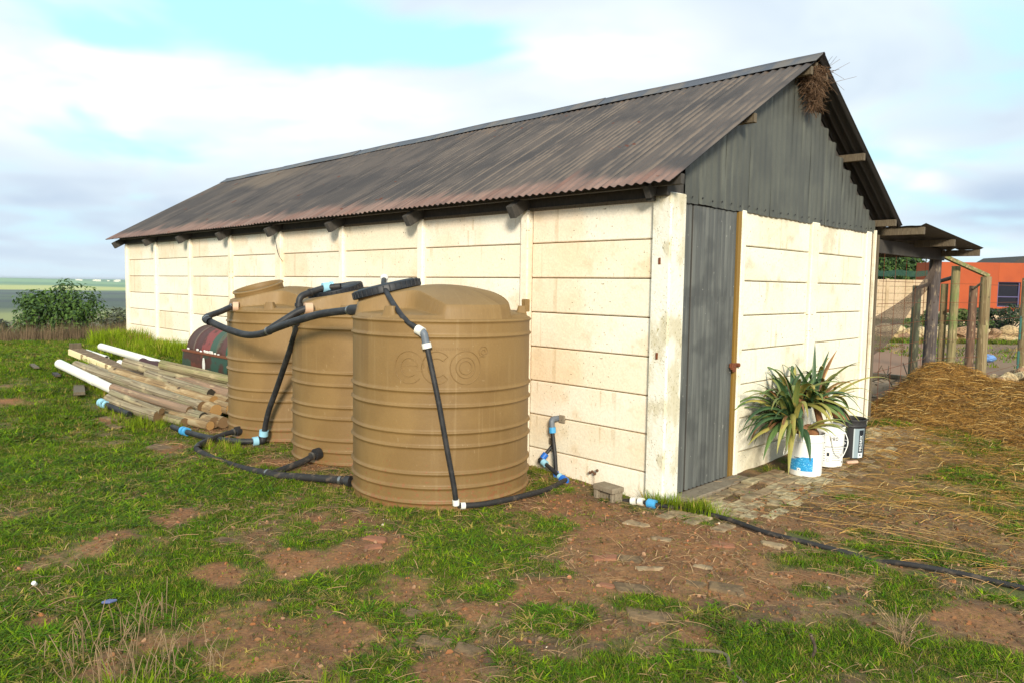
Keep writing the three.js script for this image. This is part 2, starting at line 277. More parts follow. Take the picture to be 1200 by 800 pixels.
{
  const S = 2048;
  const ground = tex(S, 1, (u, v) => {
    const x = mix(GX0, GX1, u), z = mix(GZ0, GZ1, v);
    const n1 = fbm(x * 1.1, z * 1.1, 4, 0, 741), n2 = fbm(x * 5, z * 5, 4, 0, 745), n3 = fbm(x * 22, z * 22, 3, 0, 749), n4 = hash(Math.floor(u * S), Math.floor(v * S), 753);
    let c = mix3([128, 98, 66], [92, 70, 48], ss(0.32, 0.66, n2));
    c = mix3(c, [138, 92, 56], ss(0.48, 0.70, n1) * 0.5);
    c = mix3(c, [160, 126, 88], ss(0.6, 0.8, n3) * 0.4);
    c = mix3(c, [84, 62, 48], ss(0.55, 0.75, fbm(x * 9 + 4, z * 9, 4, 0, 757)) * 0.6);
    const g = cover(x, z), s = strawCover(x, z), b = patches(bare, x, z);
    c = mix3(c, [146, 94, 54], b * 0.55 * ss(0.0, 0.5, z));
    const fibres = Math.max(vnoise((x + z) * 26, (x - z) * 130, 0, 759), vnoise((x - 0.3 * z) * 24, (z + 0.3 * x) * 120, 0, 761));
    c = mix3(c, [182, 152, 104], ss(0.74, 0.94, fibres) * (0.28 + 0.6 * s) * (1 - b * 0.6));
    c = mix3(c, [74, 88, 30], ss(0.05, 0.7, g) * 0.8);
    c = mix3(c, [150, 120, 72], s * 0.4);
    const f = 0.86 + 0.28 * n4; return [c[0] * f, c[1] * f, c[2] * f];
  });
  ground.wrapS = ground.wrapT = THREE.ClampToEdgeWrapping;
  const bump = tex(512, 18, (u, v) => fbm(u * 24, v * 24, 5, 24, 763), false);
  const N = 380;
  const g = grid(N, N, (u, v) => { const x = mix(GX0, GX1, u), z = mix(GZ0, GZ1, v); return [x, H(x, z) + micro(x, z), z]; }, (u, v) => [u, v]);
  const pos = g.attributes.position; void pos;
  const idx = g.index.array; for (let i = 0; i < idx.length; i += 3) { const t = idx[i + 1]; idx[i + 1] = idx[i + 2]; idx[i + 2] = t; }
  g.computeVertexNormals();
  structure('ground', g, std({ map: ground, bumpMap: bump, bumpScale: 0.008, roughness: 0.98 }));
}
{
  // the land beyond the yard: one sheet out to the horizon
  const NR = 150, NA = 540, rad = [0]; for (let i = 1; i <= NR; i++) rad.push(6.5 * Math.pow(9000 / 6.5, Math.pow((i - 1) / (NR - 1), 0.9)));
  const pos = [], col = [], idx = [], cx = -3.5, cz = -2.5;
  for (let j = 0; j <= NR; j++) for (let i = 0; i < NA; i++) {
    const a = i / NA * 2 * Math.PI, x = cx + rad[j] * Math.cos(a), z = cz + rad[j] * Math.sin(a);
    const inside = x > GX0 + 0.3 && x < GX1 - 0.3 && z > GZ0 + 0.3 && z < GZ1 - 0.3;
    pos.push(x, H(x, z) - (inside ? 0.4 : 0.012), z);
    const s = Math.max(0, -x - 12.6), n = fbm(x / 9, z / 9, 4, 0, 781), N2 = fbm(x / 160 + 4, z / 420, 3, 0, 785), big = fbm(x / 1400, z / 700 + 2, 3, 0, 789);
    let c;
    const wallD = (-x - z - 27.3) * 0.707; if (s < 1) { c = mix3([138, 104, 80], [96, 98, 56], x < -9 ? 0.9 : clamp(ss(0.40, 0.65, n) * ss(-1.2, 1.5, wallD) + ss(0.5, 0.75, n) * 0.25 + 0.85 * Math.exp(-(((wallD + 0.9) / 0.8) ** 2)))); c = mix3(c, [104, 78, 60], 0.7 * ss(0.42, 0.6, fbm(x / 3, z / 3 + 5, 3, 0, 783)) * ss(-8, -10, z)); }
    else if (s < 200) c = mix3([104, 96, 62], [92, 104, 44], ss(0.4, 0.65, n));
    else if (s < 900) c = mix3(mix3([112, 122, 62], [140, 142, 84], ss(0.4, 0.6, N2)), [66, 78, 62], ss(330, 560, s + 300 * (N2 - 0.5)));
    else if (s < 2150) c = mix3([56, 66, 60], [74, 88, 66], ss(0.45, 0.62, N2));  // cloud shadow on the valley floor, painted as a darker band
    else { c = mix3([96, 132, 84], [122, 156, 96], ss(0.42, 0.6, big)); c = mix3(c, [184, 182, 96], ss(0.5, 0.62, fbm(x / 500 + 9, z / 900, 3, 0, 793)) * (1 - ss(2600, 3600, s))); }
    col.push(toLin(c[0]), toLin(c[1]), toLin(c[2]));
  }
  for (let j = 0; j < NR; j++) for (let i = 0; i < NA; i++) { const a = j * NA + i, b = j * NA + (i + 1) % NA; idx.push(a, b, a + NA, b, b + NA, a + NA); }
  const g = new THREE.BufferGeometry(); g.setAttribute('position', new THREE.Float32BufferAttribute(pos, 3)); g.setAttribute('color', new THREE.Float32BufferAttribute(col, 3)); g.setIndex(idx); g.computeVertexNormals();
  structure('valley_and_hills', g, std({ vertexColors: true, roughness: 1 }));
}
// ---------------------------------------------------------------- the shed
const shed = thing('storage_shed', 'long cream shed of stacked concrete panels under a rusting dark corrugated roof', 'shed', [0, 0, 0]);
const BAY = 1.498, POST0 = 0.222, TOP = 2.4, ROW = 0.3, ZB = -4.3;
const postX = (k) => POST0 - BAY * k - 0.05;
{
  // backing behind the open joints closes the building
  mesh('wall_core', box(11.78, 2.4, 0.03, -5.9, 1.2, -0.045, 0), M.gap, shed);
  mesh('wall_core', box(0.03, 2.4, 3.12, 0.088, 1.2, -2.74, 0), M.gap, shed);
  mesh('back_wall', box(11.9, 2.5, 0.06, -5.9, 1.2, ZB + 0.03, 0), M.wallC, shed);
  mesh('end_wall', box(0.06, 2.5, 4.2, -11.86, 1.2, -2.13, 0), M.wallC, shed);
  mesh('floor_slab', box(11.6, 0.08, 4.1, -5.9, 0.12, -2.15, 0), M.concrete, shed);
  const mats = [M.wall, M.wallB, M.wall, M.wallC, M.wall];
  const panel = (len, along, k) => {
    const g = box(len, ROW - 0.007, 0.036, 0, 0, 0, 0.011, k * 0.37, k * 0.71); if (along === 'z') g.rotateY(Math.PI / 2); return g;
  };
  const longVar = [0, 1, 2, 3, 4, 5].map((k) => panel(BAY - 0.095, 'x', k));
  for (let b = 0; b < 8; b++) for (let r = 0; r < 8; r++) {
    const m = mesh('wall_panel', longVar[Math.floor(R() * 6)], mats[Math.floor(R() * 5)], shed);
    const cx = (b === 0 ? -0.61 : (postX(b) + postX(b + 1)) / 2);
    m.position.set(cx, TOP - ROW * (r + 0.5), -0.018 + rr(-0.002, 0.002)); m.rotation.x = rr(-0.006, 0.004);
    if (b === 0) m.scale.x = 1.29 / (BAY - 0.095);
  }
  const gz = [[-1.17, -2.50], [-2.68, -3.94]];
  for (const [a, c] of gz) for (let r = 0; r < 8; r++) {
    const m = mesh('wall_panel', panel(a - c - 0.012, 'z', r + (a < -2 ? 9 : 2)), M.wallPale, shed); m.position.set(0.116 + rr(-0.002, 0.002), TOP - ROW * (r + 0.5), (a + c) / 2); m.rotation.z = rr(-0.004, 0.006);
  }
  for (let k = 1; k <= 8; k++) {
    const x = postX(k), w = k === 4 ? 0.16 : 0.095, g = box(w, 2.42, 0.10, 0, 0, 0, 0.016, k * 0.3, k * 0.7);
    const m = mesh('wall_post', g, M.wall, shed); m.position.set(k === 4 ? x - 0.03 : x, 1.205 - 0.02, -0.012); m.rotation.z = rr(-0.004, 0.004);
    if (k === 4) mesh('cable', tube([[x - 0.1, 2.36, 0.05], [x - 0.04, 2.22, 0.052], [x + 0.03, 2.08, 0.05], [x + 0.055, 2.0, 0.01]], 0.004, 16, 5), M.blackDusty, shed);
  }
  for (const [z, w] of [[-1.135, 0.07], [-2.59, 0.17], [-4.02, 0.15]]) { const m = mesh('wall_post', box(0.10, 2.42, w, 0, 0, 0, 0.014, z, z), M.wallPale, shed); m.position.set(0.112, 1.19, z); }
  // corner pillar with a chamfered outer edge
  { const s = new THREE.Shape([[0.038, 0.034], [0.176, 0.034], [0.186, 0.025], [0.186, -0.148], [0.038, -0.148]].map((p) => new THREE.Vector2(p[0], -p[1])));
    const g = new THREE.ExtrudeGeometry(s, { depth: 2.4, bevelEnabled: true, bevelSize: 0.006, bevelThickness: 0.006, bevelSegments: 1 }).rotateX(-Math.PI / 2);
    mesh('corner_pillar', boxUV(g), M.pillar, shed, 'pitted white corner pillar').position.y = 0.03; }
  for (const y of [1.93, 1.22]) mesh('rusty_stain_plate', box(0.02, 0.05, 0.012, 0.10, y, 0.041, 0.004), M.rust, shed);
  // far corner: rough batten and narrow downpipe
  mesh('corner_batten', box(0.05, 2.26, 0.05, 0.125, 1.25, -4.34, 0.006), M.timberGrey, shed);
  mesh('corner_strip', box(0.035, 2.30, 0.035, 0.165, 1.27, -4.16, 0.006), M.wallPale, shed);
  // wall plate and rafter tails under the eave
  mesh('wall_plate', box(12.0, 0.12, 0.05, -5.95, 2.452, -0.03, 0.003), M.timberDark, shed);
  mesh('eave_board', box(11.9, 0.028, 0.02, -5.95, 2.395, 0.004, 0.003), M.timberGrey, shed);
  mesh('lintel_end', box(0.16, 0.13, 0.22, 0.095, 2.475, -0.03, 0.004), M.timberDark, shed);
  mesh('lintel_end', box(0.05, 0.17, 0.06, 0.03, 2.46, 0.075, 0.004), M.timberDark, shed);
  const tail = () => box(0.075, 0.115, 0.46, 0, 0, 0, 0.006).rotateX(0.527);
  for (let k = 1; k <= 8; k++) { const m = mesh('rafter_tail', tail(), M.timberDark, shed); m.position.set(postX(k) + (k === 8 ? -0.12 : 0.0), 2.475, 0.005); if (k === 8) m.position.y += 0.0; }
  // roof: corrugated sheets both sides
  const EZ = 0.262, EY = 2.488, RZ = -2.1, RY = 3.855, SL = Math.hypot(EZ - RZ, RY - EY), ang = Math.atan2(RY - EY, EZ - RZ), X0 = 0.352, X1 = -12.16, PITCH = 0.0795;
  const roofMap = tex(2048, 1, (u, v) => {                // u along the roof, v from eave to ridge
    const x = u * 12.6, y = v * SL, w = Math.floor(x / PITCH), ph = x / PITCH - w;
    const big = fbm(x * 0.7, y * 0.9, 4, 0, 801), mid = fbm(x * 4, y * 2, 4, 0, 805), wave = hash(w, 3, 809);
    let c = mix3([68, 63, 62], [84, 76, 72], ss(0.35, 0.7, mid));
    c = mix3(c, [55, 52, 54], ss(0.55, 0.75, fbm(x * 1.3, y * 3, 3, 0, 811)) * 0.5);
    // lichen and wear, in runs down single corrugations
    const run = hash(w, 5, 815), run2 = vnoise(w * 3.17 + 0.5, y * 2.6 + wave * 9, 0, 817), run3 = vnoise(w * 5.3 + 0.5, y * 9 + wave * 4, 0, 819), near = ss(9.0, 0.5, x);
    const crest = ss(0.30, 0.75, 1 - Math.abs(ph * 2 - 1) + 0.25 * (vnoise(x * 30, y * 14, 0, 813) - 0.5));
    const area = fbm(x * 0.9 + 5, y * 1.5, 4, 0, 812);
    const amount = ss(0.50, 0.80, run * 0.30 + run2 * 0.34 + run3 * 0.16 + area * 0.42 - 0.10 + 0.13 * near) * crest;
    c = mix3(c, [126, 110, 96], amount * 0.72);
    c = mix3(c, [112, 98, 84], ss(0.5, 0.72, big) * ss(6.5, 10, x) * 0.6);
    c = mix3(c, [112, 90, 72], ss(0.62, 0.8, fbm(x * 9, y * 9, 3, 0, 821)) * ss(1.9, 2.7, y) * 0.6);
    // rust along the cut edge, creeping up unevenly corrugation by corrugation
    const reach = 0.16 + 0.55 * vnoise(w * 0.37, 1.5, 0, 825) * vnoise(w * 1.9 + 0.5, 7.5, 0, 829) + 0.12 * vnoise(w * 5.3 + 0.5, 2.5, 0, 831);
    c = mix3(c, mix3([130, 94, 82], [150, 120, 108], wave), (1 - ss(reach * 0.45, reach, y)) * 0.88 * (0.55 + 0.45 * vnoise(x * 40, y * 9, 0, 833)));
    c = mix3(c, [92, 44, 28], ss(0.955, 0.98, vnoise(x * 5.3 + 2, y * 7.1 + x * 0.37, 0, 837)) * 0.75);
    const f = 0.95 + 0.1 * hash(Math.floor(u * 2048), Math.floor(v * 1024), 841); return c.map((k) => k * f);
  }, true, 1024);
  const roofMat = std({ map: roofMap, bumpMap: bumpFine, bumpScale: 0.0008, roughness: 0.85, metalness: 0 });
  const sheetW = PITCH * 8;
  const sheet = (i, side, under = 0) => {
    const xa = X0 - i * sheetW, xb = Math.max(X1, xa - sheetW - PITCH * 0.5), n = Math.round((xa - xb) / PITCH * 8), lift = 0.0012 * (i % 2), sag = 0.012 * (hash(i, side + 5, 9) - 0.5), E0 = EY - under;
    return grid(n, 6, (u, v) => {
      const x = mix(xa, xb, u), h = 0.0085 * Math.cos((x - X0) / PITCH * 2 * Math.PI) + lift + 0.003 * Math.sin(x * 2.1 + v * 3), y = (v * (SL + 0.012) - (1 - v) * (0.012 + sag));
      const z0 = side > 0 ? EZ : -4.46, dz = side > 0 ? -1 : 1;
      return [x, E0 + Math.sin(ang) * y + Math.cos(ang) * h, z0 + dz * (Math.cos(ang) * y - Math.sin(ang) * h)];
    }, (u, v) => [(X0 - mix(xa, xb, u)) / 12.6, clamp(v, 0.004, 0.996)]);
  };
  for (let i = 0; i * sheetW < X0 - X1 - 0.05; i++) for (const side of [1, -1]) mesh('underside', sheet(i, side, 0.004), M.roofDark, mesh('roof_sheet', sheet(i, side), roofMat, shed));  // dark sheet added beneath each roof sheet, verge shade painted into its colour
  // ridge cap in lengths
  for (let i = 0; i < 5; i++) {
    const xa = X0 + 0.01 - i * 2.5, xb = Math.max(X1 - 0.02, xa - 2.54), prof = [[-0.17, -0.099 + 0.024], [-0.028, -0.012 + 0.026], [-0.02, 0.03], [0, 0.038], [0.02, 0.03], [0.028, 0.014], [0.17, -0.075]];
    mesh('ridge_cap', grid(10, prof.length - 1, (u, v) => { const p = prof[Math.round(v * (prof.length - 1))]; return [mix(xa, xb, u), RY + p[1] + 0.004 * (i % 2) - 0.004 + 0.003 * Math.sin(u * 9 + i), RZ + p[0]]; }, (u, v) => [u * 2.5, v * 0.4]), M.ridge, shed);
  }
  // purlins under the sheets, ends showing at the gable
  for (const f of [0.06, 0.5, 0.93]) for (const side of [1, -1]) {
    const y = f * SL, z = side > 0 ? EZ - Math.cos(ang) * y : -4.46 + Math.cos(ang) * y;
    mesh('purlin', box(12.1, 0.075, 0.05, -5.72, EY + Math.sin(ang) * y - 0.062, z, 0.004), f < 0.1 && side > 0 ? M.timberDark : M.timberGrey, shed);
  }
  mesh('ridge_beam', box(12.1, 0.11, 0.05, -5.75, RY - 0.10, RZ, 0.004), M.timberGrey, shed);
  // verge rafter behind the cladding
  for (const side of [1, -1]) mesh('verge_rafter', box(0.05, 0.10, SL - 0.2, 0, 0, 0, 0.004).rotateX(side * ang).translate(0.06, (EY + RY) / 2 - 0.11, side > 0 ? (EZ + RZ) / 2 : (-4.46 + RZ) / 2), M.timberDark, shed);
  // gable cladding: upright strips, cut straight under the left slope, stepped under the right one
  const G0 = -0.195, G1 = -4.19, NS = 20, w = (G0 - G1) / NS;
  const roofAt = (z) => (z > RZ ? EY + (EZ - z) * Math.tan(ang) : EY + (z + 4.46) * Math.tan(ang)) - 0.05;
  for (let i = 0; i < NS; i++) {
    const za = G0 - i * w, zb = za - w, step = za < RZ - 0.05;
    const yb = 2.385 + 0.004 * Math.sin(i * 1.7), topA = step ? roofAt(zb) - 0.055 - 0.02 * hash(i, 1) : roofAt(za) , topB = step ? topA : roofAt(zb);
    mesh('cladding_strip', grid(12, 8, (u, v) => { const z = mix(za, zb, u), k = u * 2 % 1, t = mix(topA, topB, u); const hump = 0.006 * (0.5 - 0.5 * Math.cos(2 * Math.PI * k)) + 0.0012 * (i % 2); return [0.150 + hump + 0.002 * Math.sin(v * 5 + i), mix(yb - 0.005 * Math.sin(Math.PI * k), t, v), z]; }, (u, v) => [-(mix(za, zb, u)), mix(yb, mix(topA, topB, u), v)]), M.cladding, shed);
  }
  { const sc = []; for (let i = 0; i < 26; i++) { const z = -0.28 - i * 0.15; sc.push(new THREE.CylinderGeometry(0.006, 0.007, 0.006, 8).rotateZ(Math.PI / 2).translate(0.167, 2.43 + 0.006 * Math.sin(i * 2.3), z)); } const m = mesh('screws', sc, M.roofDark, shed); m.userData.kind = 'stuff'; }
  mesh('gable_backing', (() => { const s = new THREE.Shape([[0.1, 2.36], [4.2, 2.36], [4.2, 2.50], [2.1, 3.74], [0.1, 2.56]].map((p) => new THREE.Vector2(p[0], p[1]))); return boxUV(new THREE.ExtrudeGeometry(s, { depth: 0.02, bevelEnabled: false }).rotateY(Math.PI / 2).translate(0.09, 0, 0)); })(), M.timberDark, shed);
  mesh('far_gable', (() => { const s = new THREE.Shape([[0, 2.36], [4.25, 2.36], [4.25, 2.50], [2.1, 3.74], [0, 2.56]].map((p) => new THREE.Vector2(p[0], p[1]))); return boxUV(new THREE.ExtrudeGeometry(s, { depth: 0.02, bevelEnabled: false }).rotateY(Math.PI / 2).translate(-11.89, 0, 0)); })(), M.cladding, shed);
  // doorway: fixed strip, corrugated leaf, frame, latch
  const ribbed = (za, zb, y0, y1, x, n) => grid(n * 8, 2, (u, v) => [x + 0.006 * Math.pow(Math.abs(Math.sin(u * n * Math.PI)), 0.6), mix(y0 - 0.006 * Math.abs(Math.sin(u * n * Math.PI)), y1, v), mix(za, zb, u)], (u, v) => [mix(za, zb, u), mix(y0, y1, v)]);
  mesh('fixed_strip', ribbed(-0.13, -0.345, 0.12, 2.385, 0.128, 4), M.door, shed);
  mesh('door_void', box(0.02, 2.3, 0.96, 0.06, 1.25, -0.62, 0), M.timberDark, shed);
  const door = new THREE.Group(); door.name = 'door'; shed.add(door);
  mesh('door_sheet', ribbed(-0.352, -1.035, 0.125, 2.375, 0.134, 11), M.door, door);
  mesh('door_edge', box(0.02, 2.24, 0.006, 0.126, 1.25, -0.3505, 0.001), M.timberDark, door);
  mesh('latch', [box(0.012, 0.035, 0.13, 0.158, 1.085, -1.03, 0.003), box(0.02, 0.06, 0.02, 0.168, 1.08, -0.985, 0.004), cyl([0.166, 1.085, -1.09], [0.182, 1.085, -1.09], 0.018, 0.018, 10), box(0.018, 0.05, 0.04, 0.175, 1.055, -1.01, 0.006)], M.rust, door, 'rusty latch and padlock');
  mesh('door_frame', box(0.05, 2.28, 0.05, 0.128, 1.245, -1.07, 0.005), M.timberYellow, shed);
  mesh('threshold', box(0.16, 0.08, 0.98, 0.22, 0.082, -0.66, 0.012), M.concrete, shed);
}
// ---------------------------------------------------------------- three water tanks
const TR = 0.6965;
const ribsY = [1.3185, 1.2105, 0.8275, 0.7175, 0.5295, 0.427, 0.2345, 0.1333, 0.0238];
function tankBody() {
  // an upright barrel turned on a lathe, thirty-odd narrow rolled ribs
  const pts = []; const rib = (y) => ribsY.reduce((m, r) => Math.max(m, Math.exp(-(((y - r) / 0.0105) ** 2) * 1.1)), 0);
  for (let y = -0.12; y <= 1.335; y += 0.006) { const band = (y > 1.3185 || y < 0.0238) ? -0.012 : 0; pts.push(new THREE.Vector2(TR - 0.004 + 0.015 * rib(y) + band * 0.3, y)); }
  const g = new THREE.LatheGeometry(pts, 96); const uv = g.attributes.uv; for (let i = 0; i < uv.count; i++) uv.setXY(i, uv.getX(i) * 4, uv.getY(i) * 1.4); return g;
}
function tankTop(off, dir, open) {                               // domed shoulder: three raised pads, three lens-shaped bays cut into the rim
  const NT = 240, NR = 60, y0 = 1.335, ro = TR - 0.004, la = Math.atan2(dir[1], dir[0]), D = Math.PI / 180;
  return grid(NT, NR, (u, v) => {
    const th = u * 2 * Math.PI, q = mod(th - la + 60 * D, 120 * D) - 60 * D;      // 0 on a pad, the lid sits on one
    const b = (Math.abs(q) - 60 * D) / (37 * D);                                 // 0 in the middle of a bay, -1 at its ends
    const edge = b > -1 ? 0.965 - 0.40 * Math.cos(b * Math.PI / 2) : 2;
    const bay = ss(-0.012, 0.028, v - edge), rim = 1 - ss(0.955, 0.985, v);
    const high = 0.084 + 0.162 * (1 - v * v), low = 0.022 + 0.10 * (1 - v);
    const tab = (Math.abs(b) < 0.10 && v > 0.86 ? 1 : 0) * (1 - ss(0.95, 0.975, v));
    let h = mix(high, Math.max(low, tab * 0.085), bay);
    const dth = Math.atan2(Math.sin(th - la), Math.cos(th - la)), mx = v * ro * Math.cos(dth) - off, my = v * ro * Math.sin(dth), rad = Math.hypot(mx, my);
    h = mix(h, Math.min(h, 0.165 - 0.25 * mx), 1 - ss(0.25, 0.30, rad));          // flat seat tilted under the neck
    if (open) h -= 1.1 * (1 - ss(0.222, 0.238, rad));                              // the mouth opens down into the tank
    return [ro * v * Math.cos(th), y0 - 0.003 + h * rim, ro * v * Math.sin(th)];
  }, (u, v) => [u * 4, v * 0.7]);
}
const body0 = tankBody();
const leftTilt = (dir, a, b) => new THREE.Quaternion().setFromUnitVectors(V(0, 1, 0), V(dir[0] * Math.sin(a) + 0.8 * b, Math.cos(a), dir[1] * Math.sin(a) + 0.6 * b).normalize());
function makeTank(label, x, y, z, dir, off, open, tip, rimR) {
  const t = thing('water_tank', label, 'water tank', [x, y, z], 0, 'beige ribbed water tanks along the shed wall');
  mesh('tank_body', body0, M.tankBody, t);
  mesh('tank_top', tankTop(off, dir, open), M.tank, t);
  const q = leftTilt(dir, 0.24, tip), cx = dir[0] * off, cz = dir[1] * off;
  const neckPts = open ? [[rimR + 0.006, -0.14], [rimR + 0.004, 0.02], [rimR + 0.016, 0.03], [rimR + 0.014, 0.045], [rimR - 0.012, 0.047], [rimR - 0.02, 0.0], [rimR - 0.022, -0.10]] : [[rimR - 0.01, -0.14], [rimR - 0.012, 0.02], [rimR - 0.03, 0.03]];
  const neck = new THREE.LatheGeometry(neckPts.map((p) => new THREE.Vector2(...p)), 56).applyQuaternion(q).translate(cx, 1.530, cz);
  mesh('neck', neck, M.tank, t);
  if (!open) {
    const lp = [[0, 0.078], [0.10, 0.077], [0.12, 0.086], [0.215, 0.084], [0.23, 0.076], [0.252, 0.076], [rimR + 0.012, 0.068], [rimR + 0.016, 0.018], [rimR + 0.010, 0.012], [rimR - 0.004, 0.012]];
    const lid = mesh('lid', new THREE.LatheGeometry(lp.map((p) => new THREE.Vector2(...p)), 56).applyQuaternion(q).translate(cx, 1.492, cz), M.lid, t, 'black screw lid');
    const grips = []; for (let i = 0; i < 36; i++) { const a = i / 36 * 2 * Math.PI; grips.push(new THREE.CylinderGeometry(0.005, 0.005, 0.05, 6).translate((rimR + 0.015) * Math.cos(a), 0.042, (rimR + 0.015) * Math.sin(a))); }
    mesh('grips', merge(grips).applyQuaternion(q).translate(cx, 1.492, cz), M.lid, lid);
  }
  // lifting lug on the rim
  mesh('lifting_lug', box(0.05, 0.10, 0.05, TR * 0.66 * 0.97, 1.42, -TR * 0.72 * 0.97, 0.008), M.tank, t);
  return t;
}
const YB = 0.155;
const T1 = [-1.27, YB, 1.005], T2 = [-2.70, YB - 0.033, 0.745], T3 = [-4.10, YB - 0.045, 0.74];
const tank1 = makeTank('front water tank with embossed logo and a thin black pipe down its face', ...T1, [-0.70, 0.714], 0.43, false, 0.01, 0.255);
makeTank('middle water tank with black lid and pale blue pipe fitting on top', ...T2, [-0.35, 0.937], 0.29, false, 0.05, 0.238);
makeTank('rear water tank without a lid beside the log pile', ...T3, [-0.35, 0.937], 0.37, true, 0.10, 0.25);
{ // raised lettering and leaf emblem on the front tank, and the line of small raised type above
  const on = (s, y, lift = -0.0006) => { const a = s / TR; return [(TR - 0.003 + lift) * Math.cos(a), y - YB, (TR - 0.003 + lift) * Math.sin(a)]; };
  const D = Math.PI / 180, S = (deg) => deg * D * TR; const g = [];
  const stroke = (pts, r = 0.0034) => g.push(new THREE.TubeGeometry(new THREE.CatmullRomCurve3(pts.map(([s, y]) => V(...on(s, y))), false, 'centripetal'), pts.length * 2, r, 6));
  const arc = (cs, cy, r, a0, a1, n = 28) => { const o = []; for (let i = 0; i <= n; i++) { const a = (a0 + (a1 - a0) * i / n) * D; o.push([cs - r * Math.cos(a), cy + r * Math.sin(a) * 1.05]); } return o; };
  const cy = 1.150;
  for (const r of [0.108, 0.062]) stroke(arc(S(59), cy, r, 0, r > 0.1 ? 318 : 310));
  stroke([[S(59) + 0.062, cy + 0.012], [S(59) - 0.062, cy + 0.012]]); stroke([[S(59) + 0.062, cy - 0.022], [S(59) - 0.10, cy - 0.022]]);
  for (const r of [0.108, 0.062]) stroke(arc(S(42.5), cy, r, 42, 318));
  stroke([[S(42.5) - 0.078, cy + 0.08], [S(42.5) - 0.044, cy + 0.046]]); stroke([[S(42.5) - 0.078, cy - 0.08], [S(42.5) - 0.044, cy - 0.046]]);
  for (const r of [0.112, 0.07, 0.045]) stroke(arc(S(25.5), cy, r, 0, 360));
  stroke(arc(S(14.5), 1.262, 0.034, -30, 300)); stroke(arc(S(14.5), 1.258, 0.016, 0, 360, 14)); stroke([[S(14.5) - 0.03, 1.25], [S(14.5) + 0.012, 1.232], [S(14.5) + 0.034, 1.22]]);
  mesh('embossed_logo', g, M.tank, tank1);
  const l = []; for (let i = 0; i < 22; i++) { const s = S(52 - i * 1.35); l.push(new THREE.BoxGeometry(0.003, 0.016, 0.010).rotateY(-s / TR).translate(...on(s, 1.286 - 0.003 * (i % 2)))); }
  mesh('embossed_type', l, M.tank, tank1);
}
// ---------------------------------------------------------------- pipes on and round the tanks
const ring = (a, b, r) => cyl(a, b, r, r, 16);
{
  const t = thing('overflow_pipe', 'thick black overflow pipe looping across the tops of the three tanks', 'pipe', [0, 0, 0]);
  mesh('hose', tube([[-4.075, 1.472, 1.46], [-3.96, 1.43, 1.62], [-3.80, 1.385, 1.83], [-3.745, 1.368, 1.858]], 0.030, 20), M.black, t);
  mesh('elbow', poly([[-3.82, 1.39, 1.80], [-3.75, 1.369, 1.866], [-3.64, 1.350, 1.862]], 0.036, 12), M.black, t);
  mesh('hose', tube([[-3.75, 1.369, 1.862], [-3.40, 1.295, 1.815], [-3.07, 1.256, 1.770], [-2.80, 1.286, 1.745], [-2.63, 1.332, 1.735], [-2.30, 1.412, 1.712], [-2.02, 1.478, 1.650], [-1.66, 1.523, 1.585]], 0.031, 60), M.black, t);
  mesh('branch_hose', tube([[-2.60, 1.503, 1.45], [-2.63, 1.47, 1.52], [-2.66, 1.40, 1.63], [-2.69, 1.338, 1.72], [-2.74, 1.306, 1.742]], 0.031, 24), M.black, t);
  mesh('clamp', [ring([-2.735, 1.308, 1.737], [-2.715, 1.312, 1.737], 0.038), ring([-3.735, 1.372, 1.86], [-3.72, 1.366, 1.858], 0.039)], M.steel, t);
  mesh('tank_flange', [ring([-4.04, 1.472, 1.400], [-4.065, 1.472, 1.448], 0.05), ring([-2.585, 1.503, 1.40], [-2.603, 1.503, 1.462], 0.05)], std({ color: srgb(206, 170, 140), roughness: 0.6 }), t, 'pinkish flange');
  mesh('tank_flange', ring([-1.56, 1.53, 1.57], [-1.67, 1.522, 1.587], 0.042), M.black, t);
  mesh('clamp', [ring([-1.70, 1.519, 1.592], [-1.685, 1.520, 1.590], 0.036), ring([-4.07, 1.468, 1.474], [-4.062, 1.47, 1.46], 0.037)], M.steel, t);
}
